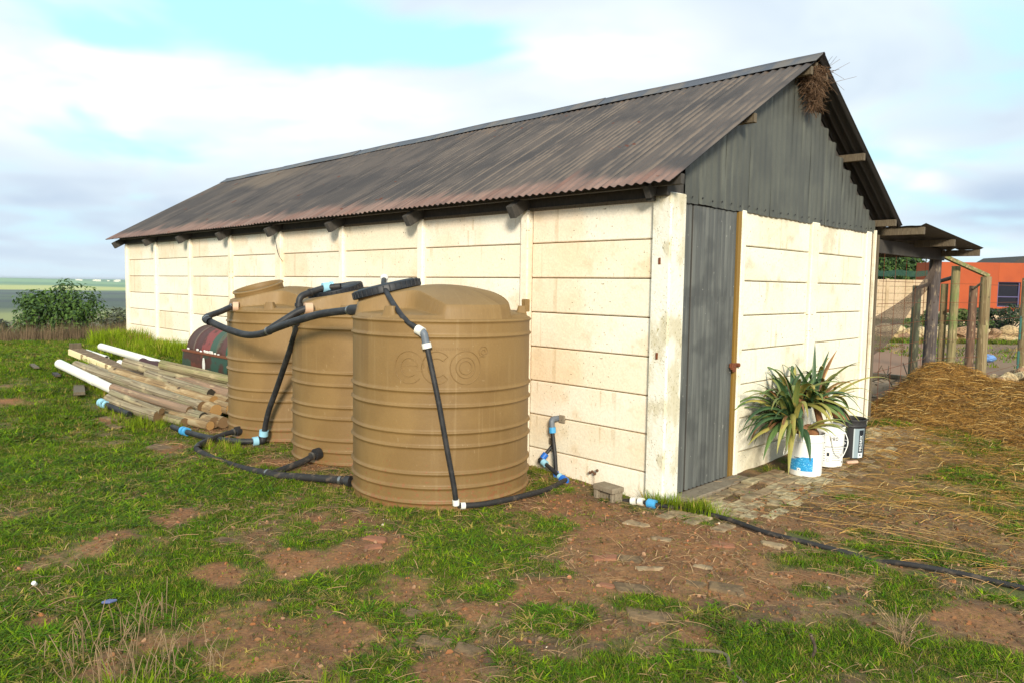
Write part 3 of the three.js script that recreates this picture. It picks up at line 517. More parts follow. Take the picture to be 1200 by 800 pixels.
{
  const t = thing('downpipe', 'black pipe from the middle tank lid down to pale blue elbows on the ground', 'pipe', [0, 0, 0]);
  const a = [-2.70, 1.688, 1.195], b = [-2.72, 1.604, 1.447], c = [-2.72, 1.50, 1.455];
  mesh('hose', poly([[-2.60, 1.70, 1.10], a, [-2.71, 1.65, 1.32], b, c, [-2.755, 1.36, 1.443], [-2.98, 1.12, 1.40]], 0.029), M.black, t);
  mesh('hose', tube([[-2.97, 1.13, 1.402], [-3.20, 0.90, 1.36], [-3.36, 0.70, 1.345], [-3.50, 0.46, 1.36], [-3.56, 0.28, 1.37], [-3.58, 0.20, 1.37]], 0.027, 30), M.black, t);
  mesh('fitting', [ring([-2.69, 1.69, 1.155], [-2.705, 1.684, 1.225], 0.046), ring([-2.685, 1.692, 1.13], [-2.69, 1.69, 1.152], 0.052)], M.paleBlue, t, 'pale blue fitting');
  mesh('fitting', [ring([-2.72, 1.545, 1.453], [-2.72, 1.515, 1.454], 0.036), ring([-2.712, 1.645, 1.335], [-2.714, 1.638, 1.35], 0.036)], M.black, t);
  mesh('fitting', [ring([-3.575, 0.27, 1.370], [-3.585, 0.215, 1.370], 0.045), ring([-3.60, 0.168, 1.42], [-3.61, 0.166, 1.47], 0.045)], M.paleBlue, t, 'pale blue elbow collars');
  mesh('elbow', poly([[-3.582, 0.23, 1.370], [-3.59, 0.168, 1.376], [-3.60, 0.168, 1.44]], 0.040), M.black, t);
  mesh('hose', tube([[-3.605, 0.168, 1.45], [-3.74, 0.165, 1.58], [-4.05, 0.17, 1.72], [-4.35, 0.175, 1.775], [-4.60, 0.175, 1.79], [-4.85, 0.17, 1.78]], 0.029, 40), M.black, t);
  mesh('fitting', [ring([-4.44, 0.176, 1.781], [-4.48, 0.176, 1.784], 0.044), ring([-4.51, 0.176, 1.786], [-4.55, 0.176, 1.789], 0.044)], M.skyBlue, t, 'blue coupling rings');
}
{
  const t = thing('lid_pipe', 'thin black pipe from the front tank lid down its face and along the ground', 'pipe', [0, 0, 0]);
  mesh('hose', tube([[-1.60, 1.765, 1.33], [-1.46, 1.715, 1.43], [-1.12, 1.575, 1.575], [-0.93, 1.47, 1.605], [-0.80, 1.40, 1.563]], 0.020, 30), M.black, t);
  mesh('fitting', [new THREE.SphereGeometry(0.032, 14, 10).translate(-1.61, 1.775, 1.32), ring([-1.61, 1.62, 1.32], [-1.61, 1.775, 1.32], 0.026)], M.whitePlastic, t, 'white elbow on the lid');
  mesh('fitting', [ring([-0.85, 1.418, 1.575], [-0.80, 1.398, 1.566], 0.034), ring([-0.778, 1.325, 1.553], [-0.772, 1.29, 1.548], 0.034)], M.whitePlastic, t, 'white coupling collars');
  mesh('coupling', poly([[-0.83, 1.41, 1.57], [-0.79, 1.393, 1.562], [-0.777, 1.31, 1.552]], 0.027), std({ color: srgb(104, 112, 122), roughness: 0.5 }), t);
  mesh('hose', tube([[-0.776, 1.31, 1.550], [-0.755, 1.20, 1.535], [-0.71, 0.92, 1.495], [-0.672, 0.56, 1.44], [-0.65, 0.30, 1.395], [-0.647, 0.19, 1.378]], 0.019, 40), M.black, t);
  mesh('fitting', [ring([-0.647, 0.215, 1.382], [-0.647, 0.175, 1.377], 0.025), ring([-0.632, 0.168, 1.35], [-0.618, 0.166, 1.32], 0.025)], M.whitePlastic, t);
  mesh('hose', tube([[-0.64, 0.17, 1.365], [-0.57, 0.165, 1.22], [-0.54, 0.16, 1.0], [-0.55, 0.15, 0.72], [-0.60, 0.13, 0.44], [-0.68, 0.125, 0.20], [-0.70, 0.125, 0.13]], 0.021, 50), M.blackDusty, t);
}
{
  const t = thing('outlet_pipe', 'dusty black outlet pipe on the grass joining the feet of the tanks', 'pipe', [0, 0, 0]);
  const y = (x, z, k = 0.03) => G(x, z) + k;
  mesh('hose', tube([[-3.99, 0.215, 1.44], [-3.97, 0.20, 1.60], [-3.86, 0.165, 1.86], [-3.80, 0.15, 1.93]], 0.026, 24), M.black, t);
  mesh('hose', tube([[-3.82, 0.155, 1.90], [-3.70, 0.15, 1.98], [-3.45, 0.135, 1.985], [-3.14, 0.128, 1.97], [-2.80, 0.135, 1.955], [-2.45, 0.15, 1.91]], 0.027, 40), M.blackDusty, t);
  mesh('elbow', poly([[-3.86, 0.17, 1.84], [-3.80, 0.152, 1.935], [-3.70, 0.15, 1.975]], 0.034), M.black, t);
  mesh('hose', tube([[-2.46, 0.235, 1.44], [-2.44, 0.20, 1.56], [-2.42, 0.165, 1.76], [-2.38, 0.152, 1.90]], 0.028, 24), M.blackDusty, t);
  mesh('hose', tube([[-2.55, 0.145, 1.925], [-2.36, 0.152, 1.905], [-2.1, 0.165, 1.79], [-1.85, 0.178, 1.68], [-1.68, 0.184, 1.61]], 0.030, 40), M.blackDusty, t);
  mesh('tank_flange', [ring([-3.995, 0.213, 1.42], [-3.99, 0.212, 1.47], 0.046), ring([-2.465, 0.24, 1.40], [-2.46, 0.235, 1.455], 0.050), ring([-1.66, 0.184, 1.60], [-1.70, 0.183, 1.618], 0.042)], M.black, t);
  mesh('clamp', [ring([-2.458, 0.229, 1.475], [-2.456, 0.225, 1.492], 0.036), ring([-1.735, 0.181, 1.632], [-1.755, 0.181, 1.641], 0.036), ring([-2.43, 0.152, 1.908], [-2.41, 0.152, 1.907], 0.037), ring([-3.99, 0.208, 1.49], [-3.988, 0.206, 1.505], 0.034)], M.steel, t);
}
{
  const t = thing('wall_pipe', 'thin pipes with blue elbows coming through holes low in the shed wall', 'pipe', [0, 0, 0]);
  mesh('pipe', tube([[-0.905, 0.56, 0.085], [-0.90, 0.50, 0.085], [-0.865, 0.32, 0.088], [-0.84, 0.15, 0.095]], 0.017, 16), M.black, t);
  mesh('pipe', cyl([-0.955, 0.372, 0.0], [-1.003, 0.245, 0.10], 0.015), M.black, t);
  mesh('pipe', cyl([-0.99, 0.228, 0.105], [-0.72, 0.115, 0.125], 0.017), M.black, t);
  mesh('elbow', poly([[-0.915, 0.60, -0.01], [-0.915, 0.60, 0.085], [-0.905, 0.53, 0.085]], 0.026), std({ color: srgb(104, 112, 122), roughness: 0.5 }), t);
  mesh('fitting', ring([-0.904, 0.535, 0.085], [-0.899, 0.487, 0.085], 0.030), M.skyBlue, t);
  mesh('fitting', [ring([-0.982, 0.290, 0.068], [-1.000, 0.250, 0.096], 0.028), ring([-0.845, 0.165, 0.094], [-0.838, 0.118, 0.096], 0.026)], M.blue, t, 'deep blue collars');
  mesh('elbow', new THREE.SphereGeometry(0.030, 12, 10).translate(-1.006, 0.234, 0.104), M.black, t);
  mesh('fitting', [ring([-0.985, 0.226, 0.106], [-0.945, 0.209, 0.108], 0.029), ring([-0.785, 0.142, 0.120], [-0.755, 0.130, 0.122], 0.028)], M.paleBlue, t);
  mesh('fitting', [new THREE.SphereGeometry(0.038, 14, 12).translate(-0.712, 0.112, 0.128), ring([-0.752, 0.128, 0.122], [-0.70, 0.108, 0.13], 0.036)], M.blue, t, 'deep blue elbow on the ground');
  mesh('broken_hole', [box(0.07, 0.07, 0.02, -0.865, 0.60, 0.004, 0.012).rotateZ(0), box(0.05, 0.06, 0.02, -0.985, 0.39, 0.004, 0.012)], M.concrete, t);
}
{
  const t = thing('garden_hose', 'black hose with a blue joint crossing bare ground from the shed corner', 'hose', [0, 0, 0]);
  const P = [[-0.66, 0.075, 0.12], [-0.45, 0.06, 0.15], [-0.2, 0.06, 0.14], [0.0, 0.095, 0.10], [0.15, 0.098, 0.09], [0.42, 0.11, 0.04], [0.75, 0.128, 0.08], [1.09, 0.135, 0.17], [1.40, 0.135, 0.16], [1.62, 0.12, 0.12], [1.74, 0.105, 0.105], [1.85, 0.13, 0.10], [2.16, 0.142, 0.04], [2.47, 0.14, 0.01], [2.9, 0.14, -0.05], [3.6, 0.13, -0.1]];
  mesh('hose', tube(P, 0.0165, 160), M.blackDusty, t);
  mesh('fitting', [ring([-0.04, 0.09, 0.12], [0.0, 0.096, 0.11], 0.03), ring([0.02, 0.098, 0.105], [0.06, 0.1, 0.10], 0.032)], M.whitePlastic, t);
  mesh('fitting', [ring([0.10, 0.10, 0.095], [0.165, 0.098, 0.085], 0.036), new THREE.SphereGeometry(0.036, 12, 10).translate(0.115, 0.10, 0.094)], M.skyBlue, t, 'blue joint');
}
{
  const t = thing('loose_pipe', 'short dark pipe with a pale blue collar poking from under the logs', 'pipe', [0, 0, 0]);
  mesh('hose', cyl([-6.12, 0.30, 2.10], [-5.55, 0.235, 1.99], 0.035), M.black, t); mesh('collar', [ring([-6.16, 0.305, 2.105], [-6.08, 0.296, 2.093], 0.05), ring([-6.05, 0.292, 2.087], [-6.01, 0.288, 2.079], 0.046)], M.paleBlue, t);
}
// ---------------------------------------------------------------- the log pile
const barkTex = (a, b, stain, seed) => tex(512, [3, 0.8], (u, v) => {
  const g = fbm(u * 26, v * 4, 5, 0, seed), s = fbm(u * 5, v * 5, 4, 5, seed + 3), cr = vnoise(u * 70, v * 2.5, 0, seed + 7);
  let c = mix3(a, b, ss(0.3, 0.7, g)); c = mix3(c, stain, ss(0.5, 0.74, s) * 0.8); c = mix3(c, [196, 176, 138], ss(0.62, 0.8, fbm(u * 7 + 3, v * 11, 4, 0, seed + 11)) * 0.5); c = mix3(c, [58, 46, 36], ss(0.93, 0.97, vnoise(u * 9, v * 15, 0, seed + 13)) * 0.8); return mix3(c, [66, 52, 38], ss(0.80, 0.93, cr) * 0.75);
});
const LM = { grey: std({ map: barkTex([152, 140, 116], [118, 104, 82], [140, 134, 104], 901), bumpMap: bumpFine, bumpScale: 0.004 }), tan: std({ map: barkTex([164, 138, 100], [132, 108, 76], [168, 152, 120], 911), bumpMap: bumpFine, bumpScale: 0.004 }), pink: std({ map: barkTex([148, 120, 98], [122, 104, 86], [160, 138, 104], 921), bumpMap: bumpFine, bumpScale: 0.004 }), green: std({ map: barkTex([150, 138, 104], [120, 106, 78], [128, 126, 84], 931), bumpMap: bumpFine, bumpScale: 0.004 }) };
const endTex = (a, b, seed) => tex(256, 1, (u, v) => { const x = u - 0.5 + 0.04 * (fbm(u * 5, v * 5, 3, 0, seed + 3) - 0.5), y = v - 0.5, r = Math.hypot(x, y), w = Math.sin(r * 95 + 3 * fbm(u * 4, v * 4, 3, 0, seed)); let c = mix3(a, b, 0.5 + 0.35 * w); c = mix3(c, [70, 50, 34], ss(0.86, 0.97, vnoise(Math.atan2(y, x) * 6, r * 2, 0, seed + 9)) * 0.7); return c; });
const EM = { fresh: std({ map: endTex([188, 152, 98], [158, 118, 70], 941) }), old: std({ map: endTex([146, 116, 80], [96, 74, 50], 951) }), dark: std({ map: endTex([70, 66, 54], [44, 40, 34], 961) }) };
function log(label, a, b, r, bark, end, taper = 1, name = 'log') {
  const A = V(...a), B = V(...b), L = A.distanceTo(B), t = thing(name, label, 'log', a, 0, 'fence poles stacked beside the rear tank');
  const q = new THREE.Quaternion().setFromUnitVectors(V(0, 1, 0), B.clone().sub(A).normalize()), k = R() * 9;
  const g = grid(18, 22, (u, v) => { const th = u * 2 * Math.PI, rad = r * mix(taper, 1, v) * (1 + 0.07 * (vnoise(Math.cos(th) * 1.5 + k, v * L * 3 + Math.sin(th) * 1.5, 0, 5) - 0.5) * 2), bow = 0.003 * Math.sin(v * Math.PI) * L; return [rad * Math.cos(th) + bow, v * L, rad * Math.sin(th)]; }, (u, v) => [u * 2 * Math.PI * r, v * L]);
  mesh('bark', g.applyQuaternion(q), bark, t);
  const bowless = (y, rad, flip) => new THREE.CircleGeometry(rad, 18).rotateX(flip ? Math.PI / 2 : -Math.PI / 2).translate(0, y, 0).applyQuaternion(q);
  mesh('cut_end', bowless(L + 0.001, r * 1.005, false), EM[end], t); mesh('cut_end', bowless(-0.001, r * taper * 1.005, true), EM.old, t);
  return t;
}
log('mossy topmost pole running behind the rear tank', [-6.22, 0.70, 1.395], [-4.75, 0.47, 0.62], 0.058, LM.green, 'fresh');
log('thin dark pole tucked under the mossy topmost pole', [-6.25, 0.60, 1.40], [-4.9, 0.42, 0.66], 0.045, LM.grey, 'old');
log('purplish pole sloping down behind the dark-ended one', [-6.3, 0.57, 1.34], [-5.02, 0.385, 0.95], 0.066, LM.pink, 'fresh');
log('pole with a blackened cut end near the top', [-6.4, 0.575, 1.50], [-5.27, 0.43, 1.19], 0.052, LM.grey, 'dark');
log('orange pole with a broad fresh cut end below the black end', [-7.0, 0.56, 1.72], [-5.17, 0.345, 1.195], 0.068, LM.tan, 'fresh');
log('long knotty grey pole across the middle of the pile', [-7.6, 0.60, 1.98], [-5.15, 0.30, 1.335], 0.066, LM.grey, 'old');
log('pinkish pole lying on the left flank of the stack', [-6.25, 0.46, 1.95], [-5.09, 0.285, 1.505], 0.05, LM.pink, 'old', 0.9);
log('grey stub with a white-flecked dark end', [-5.9, 0.31, 1.71], [-4.87, 0.232, 1.44], 0.056, LM.grey, 'dark');
log('thick stub with a round yellow cut end', [-5.9, 0.35, 1.34], [-4.97, 0.268, 1.255], 0.076, LM.tan, 'fresh');
log('brown stub low in the pile beside the yellow one', [-5.6, 0.22, 1.50], [-4.66, 0.198, 1.41], 0.062, LM.tan, 'old');
log('split tapered pole end resting on the soil', [-5.6, 0.22, 1.66], [-4.64, 0.172, 1.46], 0.05, LM.tan, 'fresh', 1.2);
log('pole end half hidden against the rear tank at mid height', [-6.0, 0.43, 1.23], [-5.04, 0.32, 1.065], 0.07, LM.tan, 'old');
log('pole end between the yellow stub and the tank', [-5.9, 0.34, 1.25], [-4.88, 0.285, 1.12], 0.066, LM.tan, 'fresh');
log('lowest pole end against the foot of the rear tank', [-5.6, 0.2, 1.36], [-4.62, 0.192, 1.32], 0.062, LM.tan, 'old');
log('grey post lying lowest on the grass at the left', [-6.15, 0.335, 2.02], [-5.25, 0.225, 1.775], 0.073, LM.grey, 'old');
log('thin pole lying on the lowest grey post', [-6.05, 0.43, 2.02], [-5.23, 0.285, 1.755], 0.037, LM.grey, 'old');
log('short pole half sunk in grass under the stack', [-5.55, 0.21, 1.74], [-4.95, 0.18, 1.615], 0.052, LM.green, 'old');
log('grey weathered pole under the brown cloth with a peeling pale side', [-6.85, 0.68, 1.61], [-5.9, 0.50, 1.10], 0.068, LM.grey, 'old');
log('greyish pole in the grass between the plank and white pipe', [-7.65, 0.575, 1.80], [-6.5, 0.44, 1.58], 0.045, LM.grey, 'old');
function pvc(label, a, b, r, joint) {
  const t = thing('white_pipe', label, 'pipe', [0, 0, 0], 0, 'white plastic pipes on the log pile');
  const d = V(...b).sub(V(...a)), L = d.length(); d.normalize(); const at = (k) => V(...a).addScaledVector(d, k).toArray();
  mesh('tube', along(a, b, tubeUV(new THREE.LatheGeometry([[r - 0.006, 0], [r, 0.001], [r, L - 0.001], [r - 0.006, L], [r - 0.006, 0.02]].map((p) => new THREE.Vector2(...p)), 24), 6, r)), M.pvc, t);
  if (joint) mesh('socket', cyl(at(L * joint), at(L * joint + 0.10), r * 1.06, r * 1.06, 24), M.pvc, t);
  mesh('end_wall', along(at(0.01), b, new THREE.CircleGeometry(r - 0.004, 20).rotateX(Math.PI / 2)), M.pvc, t);
}
pvc('thick white pipe lying nearest in the grass at the left', [-7.8, 0.62, 2.13], [-6.15, 0.395, 1.89], 0.057, 0.55);
pvc('long white pipe along the back of the pile', [-9.25, 0.70, 1.215], [-6.3, 0.60, 1.12], 0.052);
pvc('short white pipe end behind the cream plank', [-9.5, 0.615, 1.35], [-8.2, 0.62, 1.44], 0.033);
pvc('white pipe stub under the peeling grey pole', [-7.62, 0.6, 1.45], [-6.7, 0.56, 1.40], 0.045);
pvc('small white pipe end low between the poles', [-6.6, 0.385, 1.70], [-6.2, 0.335, 1.58], 0.04);
{
  const t = thing('plank', 'long weathered plank with a cream painted edge leading to the logs', 'plank', [0, 0, 0]);
  const A = V(-8.85, 0.70, 1.69), B = V(-6.2, 0.47, 1.46), L = A.distanceTo(B), q = new THREE.Quaternion().setFromUnitVectors(V(1, 0, 0), B.clone().sub(A).normalize());
  const place = (g) => g.applyQuaternion(q).translate(A.x, A.y, A.z);
  mesh('board', place(box(L, 0.05, 0.17, L / 2, 0.0, -0.03, 0.01)), std({ map: barkTex([128, 106, 82], [104, 84, 64], [92, 74, 56], 971), bumpMap: bumpFine, bumpScale: 0.003 }), t);
  mesh('painted_edge', place(box(L - 0.02, 0.085, 0.03, L / 2, -0.022, 0.066, 0.008)), std({ map: tex(256, 1.2, (u, v) => mix3([232, 214, 168], [150, 124, 88], ss(0.6, 0.72, fbm(u * 9, v * 9, 5, 9, 975)))) }), t);
  mesh('end_board', place(box(0.03, 0.16, 0.16, 0.0, 0.02, -0.02, 0.006)), M.timberGrey, t);
}
{
  const sheet = grid(24, 10, (u, v) => { const a = mix(-0.5, 2.2, v), r = 0.075 + 0.012 * Math.sin(u * 9 + v * 4); return [mix(-7.02, -6.27, u) + 0.02 * Math.sin(v * 6), 0.635 - 0.06 * u + r * Math.sin(a) + 0.0, 1.33 - 0.10 * u + r * Math.cos(a)]; });
  single('cloth', 'dark maroon cloth draped over the poles below the long white pipe', 'cloth', sheet, std({ color: srgb(70, 46, 48), bumpMap: bumpCoarse, bumpScale: 0.01, roughness: 0.95 }));
}
// ---------------------------------------------------------------- the old drum behind the rear tank
{
  const t = thing('metal_drum', 'old drum painted in red, green and brown bands behind the rear tank', 'drum', [-6.34, 0.79, 0.44]);
  const bands = tex(512, 1, (u, v) => {
    const wob = 0.03 * (fbm(u * 6, v * 3, 3, 0, 981) - 0.5), x = u + wob; let c = x < 0.16 ? [88, 58, 48] : x < 0.21 ? [128, 104, 84] : x < 0.36 ? [92, 54, 48] : x < 0.56 ? [150, 70, 64] : x < 0.70 ? [66, 96, 76] : x < 0.78 ? [96, 100, 78] : x < 0.9 ? [104, 60, 50] : [34, 104, 76];
    c = mix3(c, [84, 46, 32], ss(0.55, 0.70, fbm(u * 9, v * 9, 5, 0, 983)) * 0.85); return c.map((k) => k * 0.84);
  });
  const dm = std({ map: bands, roughness: 0.6, metalness: 0 });
  const r = 0.335, len = 1.34;
  mesh('upper_shell', grid(60, 36, (u, v) => { const a = mix(0.02, Math.PI - 0.02, v), x = (u - 0.5) * len, bead = 0.012 * Math.exp(-(((u - 0.2) / 0.02) ** 2)) + 0.012 * Math.exp(-(((u - 0.72) / 0.02) ** 2)) + 0.01 * Math.exp(-(((u - 0.01) / 0.015) ** 2)); return [x, (r + bead) * Math.sin(a), (r + bead) * Math.cos(a)]; }), dm, t);
  const lower = tex(512, 1, (u, v) => { const x = u + 0.06 * (fbm(u * 5, v * 5, 3, 0, 985) - 0.5); let c = x < 0.22 ? [64, 84, 66] : x < 0.48 ? [126, 66, 46] : x < 0.66 ? [68, 74, 56] : [54, 92, 74]; c = c.map((k) => k * 0.8); return mix3(c, [72, 40, 28], ss(0.5, 0.66, fbm(u * 8, v * 8, 5, 0, 987)) * 0.9); });
  mesh('lower_shell', grid(60, 30, (u, v) => { const x = (u - 0.5) * (len + 0.08), tear = 0.10 * Math.max(0, vnoise(u * 17, 2, 0, 3) - 0.35); const k = v * 2.4; return k < 1.2 ? [x, 0.0 - Math.min(k, 1) * (0.30 - tear), r + 0.045 + 0.012 * Math.sin(k * 2)] : [x, -0.30 - 0.02 * (k - 1.2), mix(r + 0.045, -r, (k - 1.2) / 1.2)]; }), std({ map: lower, roughness: 0.65 }), t);
  mesh('lower_lip', box(len + 0.09, 0.03, 0.06, 0, 0.0, r + 0.03, 0.006), M.rust, t);
  mesh('end_disc', [new THREE.CircleGeometry(r - 0.005, 36).rotateY(-Math.PI / 2).translate(-len / 2 + 0.015, 0, 0), new THREE.CircleGeometry(r - 0.005, 36).rotateY(Math.PI / 2).translate(len / 2 - 0.02, 0, 0)], M.rust, t);
  const flakes = []; for (let i = 0; i < 11; i++) { const w = 0.03 + 0.09 * R() * R(), h = 0.012 + 0.03 * R(); if (R() < 0.75) flakes.push(box(w, h, 0.02, 0, 0, 0, 0.005).rotateZ((R() - 0.5) * 0.5).rotateX(R()).translate(-0.55 + i * 0.105 + 0.04 * R(), 0.018 + 0.02 * R(), 0.372)); }
  mesh('peeling_lip', flakes, M.whitePlastic, t, 'white peeling lip');
  mesh('white_patch', grid(6, 10, (u, v) => [0.02 + 0.09 * (u - 0.5) * Math.sin(Math.PI * mix(0.15, 0.95, v)), -0.05 - 0.22 * v, r + 0.062], (u, v) => [u, v]), M.whitePlastic, t);
}
// ---------------------------------------------------------------- buckets and the plants in them
function print(w, h, paint) {                              // flat print computed on a small canvas
  const c = document.createElement('canvas'); c.width = w; c.height = h; paint(c.getContext('2d'), w, h);
  const t = new THREE.CanvasTexture(c); t.colorSpace = THREE.SRGBColorSpace; return t;
}
const bucketProfile = (r, h) => [[0, 0.004], [r * 0.86, 0.004], [r * 0.89, 0.012], [r * 0.955, h * 0.80], [r * 0.965, h * 0.805], [r * 1.0, h * 0.82], [r * 1.0, h * 0.845], [r * 0.97, h * 0.85], [r * 0.975, h * 0.96], [r * 1.01, h * 0.965], [r * 1.015, h], [r * 0.97, h], [r * 0.95, h * 0.9], [r * 0.93, h * 0.86], [0, h * 0.86]].map((p) => new THREE.Vector2(...p));
const wrap = (r0, r1, h0, h1, H_, a0, a1) => grid(24, 6, (u, v) => { const y = mix(h0, h1, v), k = y / H_, r = (r0 * 0.89 + (r0 * 0.955 - r0 * 0.89) * (k / 0.80)) + 0.0022 + r1, a = mix(a0, a1, u); return [r * Math.sin(a), y, r * Math.cos(a)]; }, (u, v) => [u, v]);
function bucket(label, x, z, r, h, mat, name = 'bucket') {
  const t = thing(name, label, 'bucket', [x, H(x, z) + 0.005, z]); mesh('pail', new THREE.LatheGeometry(bucketProfile(r, h), 48), mat, t);
  mesh('soil', new THREE.CircleGeometry(r * 0.93, 24).rotateX(-Math.PI / 2).translate(0, h * 0.875, 0), std({ color: srgb(84, 62, 46), bumpMap: bumpCoarse, bumpScale: 0.02 }), t); return t;
}
const white = std({ map: tex(256, 1, (u, v) => mix3([240, 240, 236], [214, 208, 194], ss(0.55, 0.8, fbm(u * 8, v * 8, 5, 8, 1001)) * 0.6)), roughness: 0.4 });
const B1 = [0.57, -1.60], B2 = [0.57, -2.06], B3 = [0.60, -2.50];
{
  const t = bucket('white bucket with a blue picture label, nearest of the three', ...B1, 0.152, 0.375, white);
  const p = print(256, 160, (g, w, h) => { g.fillStyle = '#2f9ad6'; g.fillRect(0, 0, w, h); const r = rng(77); for (let i = 0; i < 260; i++) { g.fillStyle = ['#5cc0ee', '#1f78bd', '#8fd6f4', '#2a8acb'][Math.floor(r() * 4)]; g.fillRect(r() * w, r() * h, 3 + r() * 12, 2 + r() * 7); } g.fillStyle = '#e8f2f6'; g.beginPath(); g.moveTo(0, 0); g.lineTo(150, 0); g.lineTo(70, 26); g.lineTo(0, 40); g.fill(); g.fillStyle = '#3a3c44'; g.fillRect(56, 8, 60, 9); g.beginPath(); g.fillStyle = '#f4f6f6'; g.arc(112, 146, 21, 0, 7); g.fill(); g.fillStyle = '#9aa6b4'; g.beginPath(); g.arc(112, 146, 9, 0, 7); g.fill(); });
  mesh('label', wrap(0.152, 0, 0.055, 0.178, 0.375, -0.62, 0.86), std({ map: p, roughness: 0.4 }), t, 'blue picture label');
  mesh('handle', tube([[-0.05, 0.30, 0.150], [-0.03, 0.24, 0.175], [-0.015, 0.15, 0.185], [-0.03, 0.19, 0.178], [-0.125, 0.17, 0.125], [-0.15, 0.29, 0.02]].slice(0, 1).concat([[-0.10, 0.20, 0.16], [-0.15, 0.16, 0.11], [-0.165, 0.22, 0.05], [-0.155, 0.31, 0.01]]), 0.004, 30, 6), white, t);
}
{
  const t = bucket('white bucket with small black printing, between blue label and black bucket', ...B2, 0.150, 0.375, white);
  const p = print(256, 256, (g, w, h) => { g.fillStyle = '#efeeea'; g.fillRect(0, 0, w, h); g.fillStyle = '#2c3038'; g.font = 'bold 44px sans-serif'; g.fillText('PRO', 60, 46); g.fillRect(10, 62, 8, 8); g.lineWidth = 3; g.strokeStyle = '#6a6e74'; g.strokeRect(20, 96, 220, 6); g.fillRect(36, 150, 26, 30); g.fillStyle = '#8a8e92'; for (let i = 0; i < 7; i++) g.fillRect(90, 118 + i * 16, 120 - (i * 37) % 50, 5); g.fillStyle = '#2c3038'; g.fillRect(210, 226, 20, 16); g.beginPath(); g.arc(48, 215, 13, 0, 7); g.stroke(); for (let i = 0; i < 6; i++) g.fillRect(6, 110 + i * 22, 12, 6); });
  mesh('label', wrap(0.150, 0, 0.03, 0.30, 0.375, 0.15, 1.75), std({ map: p, roughness: 0.45 }), t, 'black printing');
  mesh('handle', tube([[0.145, 0.32, -0.03], [0.185, 0.24, 0.0], [0.175, 0.15, 0.04], [0.16, 0.11, 0.07], [0.125, 0.14, 0.11], [0.08, 0.3, 0.135]], 0.004, 30, 6), white, t);
}
{
  const t = bucket('black bucket with a grey upright label, farthest of the three', ...B3, 0.150, 0.375, M.black);
  const p = print(96, 256, (g, w, h) => { g.fillStyle = '#8fa0a8'; g.fillRect(0, 0, w, h); g.fillStyle = '#b7c2c6'; g.fillRect(0, 0, 10, h); g.fillStyle = '#1c232c'; g.fillRect(44, 14, 44, 196); g.fillStyle = '#dfe6e8'; g.save(); g.translate(78, 204); g.rotate(-Math.PI / 2); g.font = 'bold 36px sans-serif'; g.fillText('PROMIX', 4, 0, 184); g.restore(); g.fillStyle = '#e4eaea'; g.fillRect(44, 214, 44, 42); g.fillStyle = '#1c232c'; g.fillRect(58, 224, 12, 16); });
  mesh('label', wrap(0.150, 0, 0.015, 0.295, 0.375, 0.62, 1.45), std({ map: p, roughness: 0.45 }), t, 'grey upright label');
  const p2 = print(64, 80, (g, w, h) => { g.fillStyle = '#23262b'; g.fillRect(0, 0, w, h); g.strokeStyle = '#dfe4e4'; g.lineWidth = 5; g.strokeRect(5, 5, w - 10, h - 10); g.fillStyle = '#eef2f2'; g.font = 'bold 46px sans-serif'; g.fillText('P', 17, 58); });
  mesh('label', wrap(0.150, 0, 0.105, 0.185, 0.375, -0.12, 0.30), std({ map: p2, roughness: 0.45 }), t, 'small boxed letter');
}
function leafGeo(p0, d0, L, w, droop, twist, fold = 0.35) {
  // a strap leaf: folded along its middle, tapering to a point, bending under its own weight
  const N = 12, pos = [], uv = [], idx = []; let p = V(...p0); const d = V(...d0).normalize(); let side = V(0, 1, 0).cross(d).normalize(); if (side.lengthSq() < 0.1) side = V(1, 0, 0); side.applyAxisAngle(d, twist);
  for (let i = 0; i <= N; i++) {
    const k = i / N, hw = w * (k < 0.12 ? 0.75 + 2.1 * k : 1) * (1 - Math.pow(k, 2.6)) * 0.5 + 0.0008, up = side.clone().cross(d).normalize().multiplyScalar(-hw * fold);
    for (const s of [-1, 0, 1]) { const q = p.clone().addScaledVector(side, s * hw).addScaledVector(up, s === 0 ? 1 : 0); pos.push(q.x, q.y, q.z); uv.push((s + 1) / 2 * w * 6, k * L); }
    p = p.clone().addScaledVector(d, L / N); d.y -= droop / N * (0.4 + 1.4 * k); d.normalize(); side.addScaledVector(d, -side.dot(d)).normalize();
  }
  for (let i = 0; i < N; i++) for (let s = 0; s < 2; s++) { const a = i * 3 + s; idx.push(a, a + 1, a + 4, a, a + 4, a + 3); }
  const g = new THREE.BufferGeometry(); g.setAttribute('position', new THREE.Float32BufferAttribute(pos, 3)); g.setAttribute('uv', new THREE.Float32BufferAttribute(uv, 2)); g.setIndex(idx); g.computeVertexNormals(); return g;
}
const leafMat = (a, b, seed, edge) => std({ map: tex(128, [1, 2], (u, v) => { let c = mix3(a, b, ss(0.3, 0.7, fbm(u * 14, v * 3, 4, 0, seed))); if (edge) c = mix3(c, edge, ss(0.62, 0.8, fbm(u * 5, v * 4, 3, 0, seed + 3))); return c; }), roughness: 0.55 });
const LF = [leafMat([70, 96, 44], [96, 120, 58], 1011), leafMat([48, 76, 46], [72, 100, 60], 1013), leafMat([104, 120, 62], [132, 136, 70], 1015, [168, 140, 76]), leafMat([140, 138, 66], [170, 158, 84], 1017, [152, 112, 62]), leafMat([148, 104, 60], [112, 78, 48], 1019, [186, 146, 92])];
